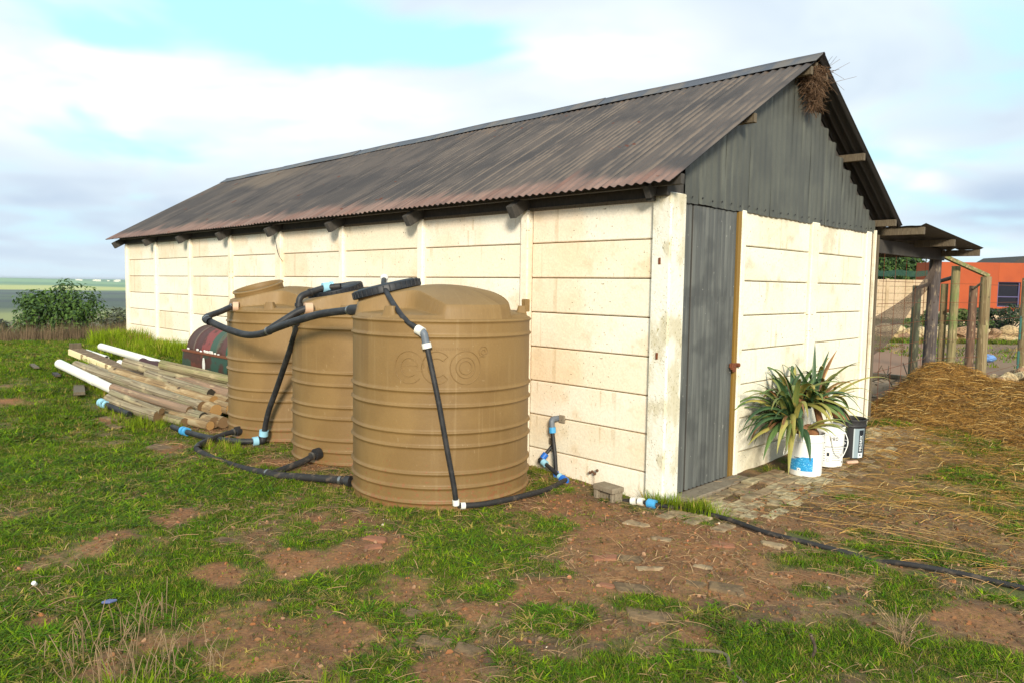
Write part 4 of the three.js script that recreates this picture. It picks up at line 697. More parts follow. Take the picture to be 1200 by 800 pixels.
function plant(label, spec) {
  const t = thing('potted_plant', label, 'plant', spec.at, 0); const r = rng(spec.seed);
  for (let i = 0; i < spec.n; i++) {
    const a = spec.a0 + (spec.a1 - spec.a0) * r(), el = spec.e0 + (spec.e1 - spec.e0) * r(), L = spec.l0 + (spec.l1 - spec.l0) * r(), dry = r();
    const d = [Math.cos(a) * Math.cos(el), Math.sin(el), Math.sin(a) * Math.cos(el)], o = r();
    const p = [spec.c[0] + d[0] * 0.03 + (r() - 0.5) * 0.07 + spec.lean[0] * o, spec.c[1] + (r() - 0.5) * 0.06 + spec.lean[1] * o, spec.c[2] + d[2] * 0.03 + (r() - 0.5) * 0.07 + spec.lean[2] * o];
    const m = dry < spec.dry ? 4 : dry < spec.dry + 0.16 ? 3 : dry < spec.dry + 0.36 ? 2 : dry < 0.7 ? 0 : 1;
    mesh('leaf', leafGeo(p, d, L * (m === 4 ? 0.8 : 1), (0.042 + 0.020 * r()) * (m === 4 ? 0.65 : 1), spec.droop * (0.6 + 0.8 * r()) + (m === 4 ? 0.5 : 0), (r() - 0.5) * 1.2, m === 4 ? 0.8 : 0.4), LF[m], t);
  }
  return t;
}
{
  const y1 = H(...B1) + 0.36, y2 = H(...B2) + 0.36, y3 = H(...B3) + 0.36;
  const tuber = std({ map: tex(128, 4, (u, v) => mix3([122, 84, 58], [160, 112, 70], fbm(u * 12, v * 12, 4, 12, 1031))), bumpMap: bumpCoarse, bumpScale: 0.01 });
  const lump = (x, y, z, r, s) => { const g = new THREE.IcosahedronGeometry(r, 3), p = g.attributes.position; for (let i = 0; i < p.count; i++) { const k = 1 + 0.25 * (fbm(p.getX(i) * 30 + s, p.getY(i) * 30 + p.getZ(i) * 22, 3) - 0.5); p.setXYZ(i, p.getX(i) * k * 1.2, p.getY(i) * k * 0.8, p.getZ(i) * k); } g.computeVertexNormals(); return g.translate(x, y, z); };
  const a = plant('long drooping strap leaves spilling left out of the blue-labelled bucket', { at: [B1[0], y1, B1[1]], seed: 11, n: 84, c: [-0.06, 0.05, 0.03], lean: [-0.08, 0.08, 0.05], a0: 0.9, a1: 4.1, e0: 0.05, e1: 1.15, l0: 0.42, l1: 0.70, droop: 2.0, dry: 0.17 });
  mesh('tuber', [lump(-0.03, 0.03, 0.03, 0.06, 1), lump(0.05, 0.02, 0.0, 0.05, 2), lump(0.0, 0.04, -0.06, 0.055, 3)], tuber, a, 'orange brown root');
  for (let i = 0; i < 8; i++) mesh('leaf', leafGeo([-0.02 + 0.04 * R(), 0.03, 0.05 - 0.1 * R()], [0.5 + 0.5 * R(), 0.5 + 0.5 * R(), -0.4 + R()], 0.26 + 0.16 * R(), 0.034, 1.5, 0.3), LF[i % 2 ? 3 : 2], a);
  for (let i = 0; i < 12; i++) mesh('leaf', leafGeo([-0.08 - 0.05 * R(), 0.08, 0.02 + 0.06 * R()], [-0.35 * R() - 0.05, 0.9, 0.15 + 0.45 * R()], 0.42 + 0.2 * R(), 0.045, 0.7 + R(), (R() - 0.5)), LF[i % 4 === 3 ? 4 : i % 3], a);
  mesh('leaf', leafGeo([-0.05, 0.05, 0.12], [0.1, 0.25, 0.5], 0.42, 0.04, 3.4, 0.2), LF[2], a);
  const b = plant('tall bushy plant with dark green leaves in the printed white bucket', { at: [B2[0], y2, B2[1]], seed: 23, n: 90, c: [-0.12, 0.16, 0.02], lean: [-0.14, 0.14, 0.22], a0: 0, a1: 6.28, e0: 0.0, e1: 1.2, l0: 0.30, l1: 0.52, droop: 1.7, dry: 0.16 });
  mesh('stem', [cyl([-0.04, -0.04, 0.02], [-0.12, 0.22, 0.03], 0.035, 0.026), cyl([-0.12, 0.2, 0.03], [-0.2, 0.32, 0.12], 0.028, 0.018)], tuber, b);
  for (const [dx, dz, L] of [[-0.05, -0.1, 0.54], [0.10, -0.25, 0.50], [0.14, -0.42, 0.55], [-0.2, 0.4, 0.42]]) mesh('leaf', leafGeo([-0.14, 0.22, 0.02], [dx, 0.9, dz], L, 0.045, 0.5, 0.4), LF[dx > 0.12 ? 4 : 1], b);
  const c = plant('leaning brown-stemmed plant with sparse leaves in the black bucket', { at: [B3[0], y3, B3[1]], seed: 37, n: 20, c: [-0.20, 0.22, 0.18], lean: [-0.05, 0.08, 0.08], a0: -2.2, a1: 2.4, e0: 0.2, e1: 1.2, l0: 0.3, l1: 0.5, droop: 1.4, dry: 0.2 });
  mesh('stem', [cyl([-0.03, -0.03, 0.03], [-0.17, 0.19, 0.15], 0.062, 0.04, 12), cyl([-0.17, 0.185, 0.15], [-0.22, 0.26, 0.19], 0.041, 0.02, 12)], tuber, c, 'thick brown stem');
  for (const [dx, dy, dz, L] of [[0.25, 0.30, -0.85, 0.70], [0.30, 0.42, -0.7, 0.86], [0.2, 0.2, -0.9, 0.5], [0.4, 0.1, -0.5, 0.52]]) mesh('leaf', leafGeo([-0.16, 0.2, 0.08], [dx, dy, dz], L, 0.035, 1.0, 0.2), LF[L > 0.6 ? 3 : 2], c);
}
// small broken shards by the black bucket
single('broken_shard', 'pinkish broken shard on the paving by the black bucket', 'shard', box(0.10, 0.025, 0.06, 0, 0, 0, 0.008).rotateY(0.6).rotateZ(0.2).translate(0.74, H(0.74, -2.22) + 0.03, -2.22), std({ color: srgb(214, 172, 146), roughness: 0.8 }));
// concrete block at the wall
{
  const t = thing('concrete_block', 'weathered grey block lying on the bare soil against the wall', 'block', [-0.21, G(-0.21, 0.17), 0.19], -0.12);
  mesh('block', box(0.22, 0.045, 0.13, 0, 0.095, 0, 0.010), M.concrete, t);
  mesh('block_core', [box(0.20, 0.10, 0.08, 0.0, 0.04, -0.02, 0.01), box(0.045, 0.09, 0.04, -0.085, 0.03, 0.038, 0.01), box(0.035, 0.08, 0.03, 0.08, 0.03, 0.038, 0.01)], M.concrete, t);
}
// ---------------------------------------------------------------- bird nest under the ridge
function sticks(n, at, L, r, seed, hang = 0) {
  const q = rng(seed), out = [];
  for (let i = 0; i < n; i++) { const [x, y, z] = at(q), d = V(q() - 0.5, (q() - 0.5) * 0.9 - hang, q() - 0.5).normalize().multiplyScalar(L * (0.4 + 0.8 * q())); out.push(cyl([x, y, z], [x + d.x, y + d.y, z + d.z], r, r * 0.6, 3, true)); }
  return merge(out);
}
{
  const t = thing('bird_nest', 'shaggy twig nest hanging under the roof peak', 'nest', [0, 0, 0]);
  const nm = std({ map: tex(64, 5, (u, v) => mix3([138, 110, 84], [92, 70, 52], fbm(u * 8, v * 8, 3, 8, 1041))), roughness: 1 });
  mesh('twigs', sticks(1200, (q) => { const k = q(), w = 0.045 + 0.10 * Math.sin(Math.PI * Math.min(1, k * 1.15)); return [0.26 + (q() - 0.5) * 0.18 * (1 - k * 0.4), 3.77 - 0.32 * k * k - 0.05 * k, -2.12 + (q() - 0.5) * w * 2.2 - 0.05 * k]; }, 0.10, 0.0028, 5, 0.35), nm, t).userData.kind = 'stuff';
  mesh('loose_twigs', sticks(14, (q) => [0.28 + q() * 0.06, 3.62 + 0.2 * q(), -2.24 - 0.06 * q()], 0.24, 0.0022, 9), nm, t).userData.kind = 'stuff';
}
// ---------------------------------------------------------------- paving by the door
{
  const paving = new THREE.Group(); paving.name = 'paving'; paving.userData.kind = 'structure'; scene.add(paving);
  const q = rng(91), geos = [0, 1, 2, 3].map((k) => box(0.198, 0.05, 0.098, 0, 0, 0, 0.008, k * 0.4, k * 0.9));
  const pm = [[190, 172, 134], [174, 154, 118], [198, 178, 138], [160, 136, 104], [164, 142, 108]].map((c, i) => std({ map: tex(256, 2.2, (u, v) => { let k = mix3(c, c.map((x) => x * 0.78), ss(0.35, 0.7, fbm(u * 12, v * 12, 5, 12, 1051 + i))); return mix3(k, [128, 98, 70], ss(0.56, 0.74, fbm(u * 5, v * 5, 4, 5, 1061 + i)) * 0.7); }), bumpMap: bumpFine, bumpScale: 0.004 }));
  for (let i = 0; i < 9; i++) for (let j = 0; j < 21; j++) {
    const x = 0.37 + 0.107 * i, z = 0.22 - 0.207 * j - (i % 2) * 0.1, edge = fbm(x * 3, z * 1.5 + 3, 3, 0, 1071);
    if (x > 0.74 + 0.5 * edge || q() < 0.10) continue;
    const m = mesh('paver', geos[Math.floor(q() * 4)], pm[Math.floor(q() * 5)], paving); m.rotation.set((q() - 0.5) * 0.03, Math.PI / 2 + (q() - 0.5) * 0.05, (q() - 0.5) * 0.03); m.scale.set(1.01, 1, 1.03);
    m.position.set(x, H(x, z) + micro(x, z) - 0.014 + 0.006 * q() - 0.026 * ss(0.2, 0.7, (x - 0.4) / 0.8) * (0.3 + 0.7 * q()), z);
  }
  // odd flat stones sunk in the yard
  for (const [x, z, w, d, c, a] of [[-4.11, 2.19, 0.34, 0.24, 0, 0.3], [-4.6, 2.35, 0.26, 0.2, 0, 0.7], [-1.2, 2.81, 0.16, 0.11, 0, 0.4], [-2.04, 1.53, 0.2, 0.14, 0, 0.2], [-1.15, 1.86, 0.22, 0.13, 0, 0.5], [-1.35, 1.98, 0.16, 0.12, 0, 0.9], [0.74, 2.69, 0.15, 0.10, 0, 0.6], [0.89, 2.64, 0.12, 0.09, 0, 0.2], [0.42, 2.59, 0.11, 0.08, 0, 0.2], [1.01, 1.53, 0.21, 0.13, 0, 0.7], [0.72, 1.21, 0.14, 0.10, 0, 0.5], [0.92, 1.24, 0.16, 0.06, 1, 0.8], [1.10, 0.99, 0.12, 0.07, 1, 0.3], [1.2, 1.25, 0.16, 0.1, 0, 0.3], [0.66, 0.75, 0.13, 0.09, 1, 0.4], [0.35, 0.6, 0.14, 0.09, 1, 0.1], [1.0, 0.55, 0.15, 0.09, 2, 0.5], [0.86, 1.6, 0.13, 0.08, 2, 0.2], [-0.57, 2.12, 0.14, 0.09, 2, 0.5], [-0.45, 2.2, 0.12, 0.09, 2, 1.1], [0.62, 1.3, 0.16, 0.1, 2, 0.9], [1.34, 1.18, 0.2, 0.14, 0, 0.4], [-5.66, 2.1, 0.3, 0.2, 0, 0.4], [-5.3, 2.2, 0.25, 0.18, 0, 0.1], [1.2, 0.35, 0.16, 0.1, 1, 0.2], [0.9, 2.0, 0.12, 0.08, 1, 0.6], [1.25, 1.75, 0.24, 0.14, 0, 0.5]]) {
    const g = new RoundedBoxGeometry(w, 0.05, d, 2, 0.02), p = g.attributes.position; for (let i = 0; i < p.count; i++) { const k = 1 + 0.9 * (vnoise(p.getX(i) * 14 + x * 9, p.getZ(i) * 14 + z * 7, 0, 7) - 0.5); p.setX(i, p.getX(i) * k); p.setZ(i, p.getZ(i) * k); } g.computeVertexNormals();
    const m = mesh('flat_stone', boxUV(g, x, z), c === 0 ? std({ color: srgb(172, 154, 142), map: pm[0].map, bumpMap: bumpFine, bumpScale: 0.004 }) : c === 1 ? pm[3] : std({ color: srgb(146, 96, 70), bumpMap: bumpFine, bumpScale: 0.004 }), paving);
    m.position.set(x, H(x, z) + micro(x, z) - 0.014, z); m.rotation.y = a;
  }
}
// ---------------------------------------------------------------- lean-to and run behind the shed
const poleTex = std({ map: barkTex([150, 134, 100], [118, 100, 70], [138, 140, 88], 1101), bumpMap: bumpFine, bumpScale: 0.003 });
const poleGreen = std({ map: barkTex([146, 134, 94], [118, 108, 74], [118, 132, 78], 1111), bumpMap: bumpFine, bumpScale: 0.003 });
{
  const t = thing('lean_to', 'small lean-to roof on a thick dark pole at the shed corner', 'lean-to', [0, 0, 0]);
  const yAt = (z) => 2.475 + (z + 4.5) * 0.062;
  mesh('roof_sheet', grid(40, 6, (u, v) => { const x = mix(-1.4, 0.60, u), z = mix(-4.46, -7.02, v), k = (x * 4.6) % 1; const rib = Math.max(0, 1 - Math.abs(mod(x / 0.17, 1) - 0.5) * 6) * 0.03; void k; return [x, yAt(z) + rib, z]; }), std({ color: srgb(60, 60, 62), bumpMap: bumpFine, bumpScale: 0.001, roughness: 0.6 }), t);
  for (const z of [-4.53, -5.75, -6.95]) mesh('purlin', box(1.98, 0.085, 0.055, -0.42, yAt(z) - 0.050, z, 0.004), M.timberGrey, t);
  mesh('beam', box(0.06, 0.16, 2.7, 0.075, 2.26, -5.75, 0.004).applyMatrix4(new THREE.Matrix4().makeTranslation(0, 0, 0)), M.timberDark, t);
  mesh('pole', cyl([-0.02, 0, -7.05], [0.02, 2.28, -7.0], 0.088, 0.078, 18), std({ map: barkTex([92, 84, 82], [70, 64, 64], [110, 100, 92], 1121), bumpMap: bumpFine, bumpScale: 0.003 }), t, 'thick dark pole');
}
{
  const t = thing('poultry_run', 'timber poles with netting and a sloping top rail beyond the lean-to', 'run', [0, 0, 0]);
  const post = (x, z, y, r, m, lab) => mesh('post', cyl([x, 0, z], [x, y, z], r, r * 0.94, 14), m, t, lab);
  post(0.10, -7.72, 2.12, 0.062, poleGreen, 'mossy green post'); post(-0.06, -7.80, 1.86, 0.052, poleTex);
  post(0.42, -8.05, 1.97, 0.075, poleTex); post(-0.94, -9.5, 1.84, 0.075, std({ map: barkTex([84, 84, 66], [66, 64, 50], [80, 88, 66], 1131) }));
  post(-0.52, -11.4, 1.86, 0.075, std({ map: barkTex([112, 84, 66], [86, 66, 52], [120, 96, 76], 1133) })); post(0.42, -10.9, 2.0, 0.085, poleTex, 'post with peeling teal paint');
  mesh('top_rail', box(0.06, 0.055, 1.05, 0, 0, 0, 0.004).applyMatrix4(new THREE.Matrix4().lookAt(V(0.03, 2.27, -7.15), V(0.44, 1.98, -8.08), V(0, 1, 0)).setPosition(0.235, 2.125, -7.615)), poleGreen, t);
  mesh('crossbar', cyl([0.42, 1.93, -8.05], [-0.52, 1.80, -11.4], 0.02), poleTex, t); mesh('crossbar', cyl([-0.94, 1.80, -9.5], [0.05, 1.95, -7.75], 0.03), M.timberDark, t);
  mesh('teal_patch', [box(0.03, 0.42, 0.10, 0.375, 1.12, -10.83, 0.01), box(0.03, 0.34, 0.10, 0.375, 0.55, -10.83, 0.01)], std({ color: srgb(58, 104, 96) }), t, 'peeling teal paint');
  mesh('hinge', [box(0.05, 0.05, 0.02, 0.04, 1.45, -7.70, 0.004), box(0.05, 0.06, 0.02, 0.03, 0.52, -7.70, 0.004)], M.rust, t);
  const wires = []; const wp = [[0.12, -4.5], [-0.05, -7.1], [0.42, -8.05], [0.42, -10.9]]; for (let k = 0; k < 6; k++) for (let i = 0; i < 3; i++) wires.push(cyl([wp[i][0], 0.5 + 0.27 * k, wp[i][1]], [wp[i + 1][0], 0.5 + 0.27 * k + 0.01 * (k % 2), wp[i + 1][1]], 0.003, 0.003, 4, true));
  for (let i = 0; i < 5; i++) wires.push(cyl([0.10 - 0.03 * i, 0.3, -4.7 - i * 0.5], [0.10 - 0.03 * i, 2.2, -4.7 - i * 0.5], 0.0025, 0.0025, 4, true));
  mesh('wire', wires, M.rust, t).userData.kind = 'stuff';
  // shade netting: open weave hung slack from the beam to the wall
  const weave = tex(64, [70, 60], (u, v) => (Math.abs((u * 4) % 1 - 0.5) > 0.22 || Math.abs((v * 4) % 1 - 0.5) > 0.26 ? 1 : 0), false);
  mesh('shade_net', grid(24, 16, (u, v) => { const a = V(0.02, 2.16, -6.95), b = V(-0.25, 1.20, -4.5), c = V(-0.05, 1.75, -7.05), d = V(-0.3, 0.62, -4.5), p = a.clone().lerp(b, u).lerp(c.clone().lerp(d, u), v); p.y -= 0.16 * Math.sin(Math.PI * u) * (1 - 0.4 * v); p.x += 0.05 * Math.sin(u * 7 + v * 4); return p.toArray(); }), std({ color: srgb(92, 78, 68), alphaMap: weave, transparent: true, alphaTest: 0.5 }), t, 'slack brown shade net');
}
// ---------------------------------------------------------------- straw
const strawGeo = (() => { const g = grid(5, 1, (u, v) => [(u - 0.5), 0.10 * Math.sin(u * Math.PI), (v - 0.5) * 0.022]); return mergeGeometries([g, grid(5, 1, (u, v) => [(u - 0.5), 0.10 * Math.sin(u * Math.PI) + (v - 0.5) * 0.02, 0])]); })();
const strawMat = std({ color: lin(1, 1, 1), roughness: 0.75 });
function scatter(name, geo, mat, list, parent) {
  const m = new THREE.InstancedMesh(geo, mat, list.length); m.name = parent ? name : numbered(name); m.castShadow = m.receiveShadow = true; const M4 = new THREE.Matrix4(), e = new THREE.Euler(), qq = new THREE.Quaternion();
  list.forEach((o, i) => { M4.compose(V(o.p[0], o.p[1], o.p[2]), qq.setFromEuler(e.set(o.r[0], o.r[1], o.r[2], 'YXZ')), V(o.s[0], o.s[1], o.s[2])); m.setMatrixAt(i, M4); m.setColorAt(i, o.c); });
  m.userData.kind = 'stuff'; (parent ?? scene).add(m); return m;
}
const strawCol = (q) => { const k = q(); const c = k < 0.45 ? [164, 122, 52] : k < 0.66 ? [194, 154, 82] : k < 0.92 ? [122, 86, 40] : [212, 184, 122]; const f = 0.68 + 0.5 * q(); return srgb(c[0] * f, c[1] * f, c[2] * f); };
function heapH(x, z) {
  const F = -4.62 + 0.52 * (x - 0.15), C = -6.25 - 0.18 * (x - 0.2), t = (F - z) / (F - C), hc = mix(0.52, 0.34, ss(0.35, 1.0, x)) + 0.12 * ss(1.6, 2.6, x);
  if (t < 0 || t > 2) return 0; const k = t < 1 ? ss(0, 1, t) * 0.55 + 0.45 * t : 1 - ss(1, 1.9, t);
  return Math.max(0, hc * k * ss(-0.35, 0.22, x) * (0.78 + 0.44 * fbm(x * 3, z * 3, 3, 0, 1201)));
}
{
  const t = thing('straw_heap', 'golden brown heap of old straw behind the potted plants', 'straw heap', [0, 0, 0]);
  const sm = std({ map: tex(512, 1.2, (u, v) => { const f = Math.max(vnoise(u * 40 + v * 30, (u - v) * 160, 0, 1211), vnoise(u * 50 - v * 20, (v + u) * 150, 0, 1213)); return mix3([104, 72, 36], [172, 130, 62], ss(0.35, 0.9, f)); }), bumpMap: bumpCoarse, bumpScale: 0.03, roughness: 1 });
  const g = grid(90, 90, (u, v) => { const x = mix(-0.4, 3.6, u), z = mix(-2.6, -8.4, v), h = heapH(x, z); return [x, H(x, z) + (h > 0.004 ? h + 0.05 * (fbm(x * 9, z * 9, 3, 0, 1215) - 0.5) * Math.min(1, h * 8) : -0.12), z]; }, (u, v) => [u * 4, v * 5.8]);
  mesh('heap', g, sm, t);
  const q = rng(1217), L = []; while (L.length < 30000) { const x = -0.45 + 4 * q(), z = -2.6 - 5 * q(), h = heapH(x, z); if (h < 0.01 && q() < 0.9) continue; const s = 0.05 + 0.20 * q() * (0.4 + 0.6 * q()); L.push({ p: [x, H(x, z) + h + 0.005 + 0.035 * q(), z], r: [(q() - 0.5) * 0.9, q() * 6.28, (q() - 0.5) * 1.0], s: [s, s, 0.12 + 0.13 * q()], c: strawCol(q) }); }
  scatter('straw_stalks', strawGeo, strawMat, L, t);
}
{
  const q = rng(1221), L = []; let guard = 0;
  while (L.length < 8500 && guard++ < 400000) { const x = -0.2 + 4.2 * q(), z = 0.9 - 6 * q(); if (x < 0.2) continue; if (q() > strawCover(x, z) * 1.2) continue; const s = 0.06 + 0.20 * q() * q() + 0.05 * q(); L.push({ p: [x, H(x, z) + micro(x, z) + 0.008 + 0.012 * q(), z], r: [(q() - 0.5) * 0.25, 0.5 + (q() - 0.5) * 2.6, (q() - 0.5) * 0.22], s: [s, s * 0.5, 0.16 + 0.12 * q()], c: strawCol(q) }); }
  for (let i = 0; i < 16; i++) { const x = 0.9 + 1.1 * q(), z = -0.2 - 1.5 * q(); L.push({ p: [x, H(x, z) + 0.022, z], r: [0, 0.15 + (q() - 0.5) * 0.7, 0.02], s: [0.4 + 0.4 * q(), 0.12, 0.35], c: srgb(196, 158, 96) }); }
  scatter('loose_straw', strawGeo, strawMat, L);
}
{ // dry grass bits and twigs over the bare soil of the yard
  const q = rng(1231), L = []; let guard = 0;
  while (L.length < 11000 && guard++ < 500000) { const x = -5 + 8.6 * q(), z = -1.0 + 6.2 * q(); if (z < 0.02 && x < 0.2) continue; const g = cover(x, z), nearTank = Math.exp(-(((Math.hypot(x + 1.27, z - 1.0) - 0.82) / 0.13) ** 2)) + Math.exp(-(((Math.hypot(x + 2.8, z - 1.7)) / 0.5) ** 2)); const dry = 0.28 + 0.9 * fbm(x * 2.2 + 7, z * 2.2, 4, 0, 1233) - 0.55 * patches(bare, x, z) * (z > 2.4 ? 1 : 0.3); if (q() > (dry - 0.35) * 1.4 + 0.9 * nearTank) continue; if (g > 0.75 && q() < 0.7) continue; const s = 0.03 + 0.09 * q() + (q() < 0.04 ? 0.12 : 0); L.push({ p: [x, H(x, z) + micro(x, z) + 0.006 + 0.01 * q(), z], r: [(q() - 0.5) * 0.5, q() * 6.28, (q() - 0.5) * 0.4], s: [s, s * 0.7, 0.10 + 0.10 * q()], c: (() => { const k = 0.55 + 0.6 * q(); return srgb(178 * k, 144 * k, 104 * k); })() }); }
  scatter('dry_grass_litter', strawGeo, strawMat, L);
}
// ---------------------------------------------------------------- stone walls and rubble
function stoneGeo(seed) { const q = rng(seed), g = mergeVertices(new THREE.IcosahedronGeometry(0.5, 2).deleteAttribute('uv').deleteAttribute('normal')), p = g.attributes.position; const cuts = []; for (let k = 0; k < 9; k++) cuts.push([V(q() - 0.5, q() - 0.5, q() - 0.5).normalize(), 0.30 + 0.12 * q()]); for (let i = 0; i < p.count; i++) { const v = V(p.getX(i), p.getY(i), p.getZ(i)); for (const [n, d] of cuts) { const k = v.dot(n) - d; if (k > 0) v.addScaledVector(n, -k); } p.setXYZ(i, v.x, v.y, v.z); } const f = g.toNonIndexed(); f.computeVertexNormals(); return boxUV(f, q(), q()); }
const stones = [1, 2, 3, 4, 5, 6].map((k) => stoneGeo(1300 + k));
const stoneMat = [[184, 156, 114], [164, 130, 98], [194, 172, 132], [142, 112, 88]].map((c, i) => std({ map: tex(128, 2, (u, v) => mix3(c, c.map((k) => k * 0.66), ss(0.4, 0.75, fbm(u * 8, v * 8, 5, 8, 1311 + i)))), bumpMap: bumpCoarse, bumpScale: 0.02 }));
{
  const t = thing('stone_wall', 'low dry stone wall of pale rocks at the far side of the yard', 'stone wall', [0, 0, 0]); const q = rng(1321);
  const A = V(-7.2, 0, -20.1), B = V(-1.2, 0, -26.1), L = A.distanceTo(B), n = Math.round(L / 0.42);
  mesh('wall_fill', box(L, 0.40, 0.25, 0, 0.20, 0, 0.02).rotateY(Math.PI / 4).translate((A.x + B.x) / 2 - 0.12, 0, (A.z + B.z) / 2 - 0.12), std({ color: srgb(104, 78, 58) }), t);
  for (let r = 0; r < 2; r++) for (let i = 0; i < n; i++) { const p = A.clone().lerp(B, (i + 0.5 * r + 0.3 * q()) / n), s = 0.34 + 0.22 * q(); const m = mesh('stone', stones[Math.floor(q() * 6)], stoneMat[Math.floor(q() * 4)], t); m.scale.set(s * 1.35, s * 0.95, s); m.rotation.set((q() - 0.5) * 0.5, Math.PI / 4 + (q() - 0.5) * 0.8, (q() - 0.5) * 0.4); m.position.set(p.x, 0.14 + 0.25 * r + 0.05 * (q() - 0.5), p.z); }
}
{
  const t = thing('rubble_pile', 'pile of pale broken rocks beyond the straw at the right edge', 'rubble pile', [0, 0, 0]); const q = rng(1331);
  for (let i = 0; i < 90; i++) { const u = q(), x = 0.0 + 2.3 * u, z = -10.6 - 1.2 * u + (q() - 0.5) * 1.6, h = 0.55 * ss(0, 0.5, u) * Math.exp(-(((z + 10.9 + 1.1 * u) / 0.75) ** 2)), s = 0.14 + 0.2 * q(); const m = mesh('stone', stones[Math.floor(q() * 6)], stoneMat[Math.floor(q() * 3)], t); m.scale.set(s * 1.25, s * 0.85, s); m.rotation.set(q() * 6, q() * 6, q() * 6); m.position.set(x, 0.12 + h + 0.06 * q(), z); }
  const g = grid(30, 20, (u, v) => { const x = -0.2 + 2.8 * u, z = -9.4 - 3 * v - 1.1 * u, h = 0.5 * ss(0.05, 0.5, u) * Math.exp(-(((z + 10.8 + 1.1 * u) / 0.75) ** 2)); return [x, 0.08 + h, z]; }); mesh('rubble_core', g, std({ color: srgb(132, 106, 84), bumpMap: bumpCoarse, bumpScale: 0.03 }), t);
}
for (const [x, y, z, s, lab] of [[-0.12, 0.34, -9.05, 0.36, 'blue plastic bag between the poles behind the straw heap'], [-0.72, 0.40, -13.6, 0.3, 'pale blue plastic scrap by the stones at the right']]) {
  const g = new THREE.IcosahedronGeometry(0.5, 4), p = g.attributes.position; for (let i = 0; i < p.count; i++) { const k = 0.75 + 0.6 * fbm(p.getX(i) * 4 + x, p.getY(i) * 4 + p.getZ(i) * 3 + z, 4, 0, 3); p.setXYZ(i, p.getX(i) * k * 1.3, p.getY(i) * k * 0.55, p.getZ(i) * k); } g.computeVertexNormals();
  single('plastic_bag', lab, 'plastic bag', g.scale(s, s, s).translate(x, y - 0.05, z), std({ color: srgb(104, 142, 196), roughness: 0.4 }));
}
{
  const t = thing('scrap_heap', 'pale torn sacking and branches lying behind the shed corner', 'scrap', [-0.75, 0.14, -7.3]); const q = rng(1341);
  mesh('sacking', grid(24, 16, (u, v) => [-0.6 + 1.2 * u, 0.22 * Math.sin(Math.PI * u) * Math.sin(Math.PI * v) * (0.5 + fbm(u * 6, v * 6, 4, 0, 1343)), -0.3 + 0.6 * v]), std({ color: srgb(150, 132, 112), bumpMap: bumpCoarse, bumpScale: 0.02 }), t);
  mesh('branches', sticks(40, (k) => [-0.6 + 1.2 * k(), 0.05 + 0.2 * k(), -0.2 + 0.4 * k()], 0.5, 0.012, 1345), M.timberGrey, t);
}
mesh('low_kerb', box(3.4, 0.07, 0.1, -2.0, 0.17, -9.9, 0.01).rotateY(0), M.timberGrey).userData = { label: 'long low timber edging across the yard behind the poles', category: 'edging' };
// ---------------------------------------------------------------- orange house, pale fence, green net behind
const facing = (x, z) => ({ x, z });
{
  const t = thing('orange_house', 'orange painted house with a flat parapet and dark window beyond the yard', 'house', [-5.0, 0, -38.3], Math.PI / 4);
  const om = std({ map: tex(256, 0.25, (u, v) => mix3([178, 84, 42], [158, 72, 38], fbm(u * 9, v * 9, 5, 9, 1351))), roughness: 0.85, bumpMap: bumpFine, bumpScale: 0.004 });
  const wall = [box(3.03, 3.2, 0.25, -2.485, 1.6, 0, 0.01), box(7.17, 3.2, 0.25, 3.715, 1.6, 0, 0.01), box(1.1, 1.06, 0.25, -0.42, 0.53, 0, 0), box(1.1, 0.93, 0.25, -0.42, 2.735, 0, 0), box(0.25, 3.2, 1.5, -3.87, 1.6, -0.85, 0.01), box(0.25, 3.2, 1.5, 7.2, 1.6, -0.85, 0.01), box(11.2, 3.2, 0.25, 1.65, 1.6, -1.7, 0.01), box(11, 0.15, 1.4, 1.65, 2.9, -0.85, 0), box(8, 3.25, 3, 9.2, 1.62, -10.5, 0)];
  mesh('wall', wall, om, t); mesh('plinth', box(11.3, 0.55, 0.30, 1.65, 0.28, 0, 0.01), M.wallPale, t);
  const w = new THREE.Group(); w.name = 'window'; t.add(w); w.position.set(-0.42, 1.67, 0.02);
  mesh('window_frame', [box(1.1, 0.06, 0.1, 0, 0.6, 0), box(1.1, 0.06, 0.1, 0, -0.6, 0), box(0.06, 1.2, 0.1, 0.52, 0, 0), box(0.06, 1.2, 0.1, -0.52, 0, 0), box(1.0, 0.05, 0.08, 0, -0.12, 0)], std({ color: srgb(88, 82, 120), roughness: 0.5 }), w);
  mesh('pane', [box(1.0, 0.62, 0.01, 0, 0.22, 0, 0), box(1.0, 0.42, 0.01, 0, -0.37, 0, 0)], std({ color: srgb(26, 26, 36), roughness: 0.12 }), w);
  for (const x of [6.2, 8.6]) mesh('roof', (() => { const s = new THREE.Shape([new THREE.Vector2(-1.25, 0), new THREE.Vector2(1.25, 0), new THREE.Vector2(0, 0.72)]); return boxUV(new THREE.ExtrudeGeometry(s, { depth: 4, bevelEnabled: false }).translate(x, 3.26, -12.5)); })(), M.timberDark, t, 'dark roof peak');
}
function panelFence(label, a, b, y0, rows, bays, mat) {
  const t = thing('panel_fence', label, 'fence', [0, 0, 0]); const A = V(...a), B = V(...b), d = B.clone().sub(A), yaw = Math.atan2(-d.z, d.x), L = d.length() / bays;
  for (let i = 0; i <= bays; i++) mesh('post', box(0.12, rows * 0.3 + 0.06, 0.13).rotateY(yaw).translate(A.x + d.x * i / bays, y0 + rows * 0.15, A.z + d.z * i / bays), mat, t);
  const g = box(L - 0.1, 0.288, 0.05, 0, 0, 0, 0.006);
  for (let i = 0; i < bays; i++) for (let r = 0; r < rows; r++) { const m = mesh('panel', g, mat, t); m.rotation.y = yaw; const k = (i + 0.5) / bays; m.position.set(A.x + d.x * k, y0 + 0.15 + 0.3 * r, A.z + d.z * k); }
}
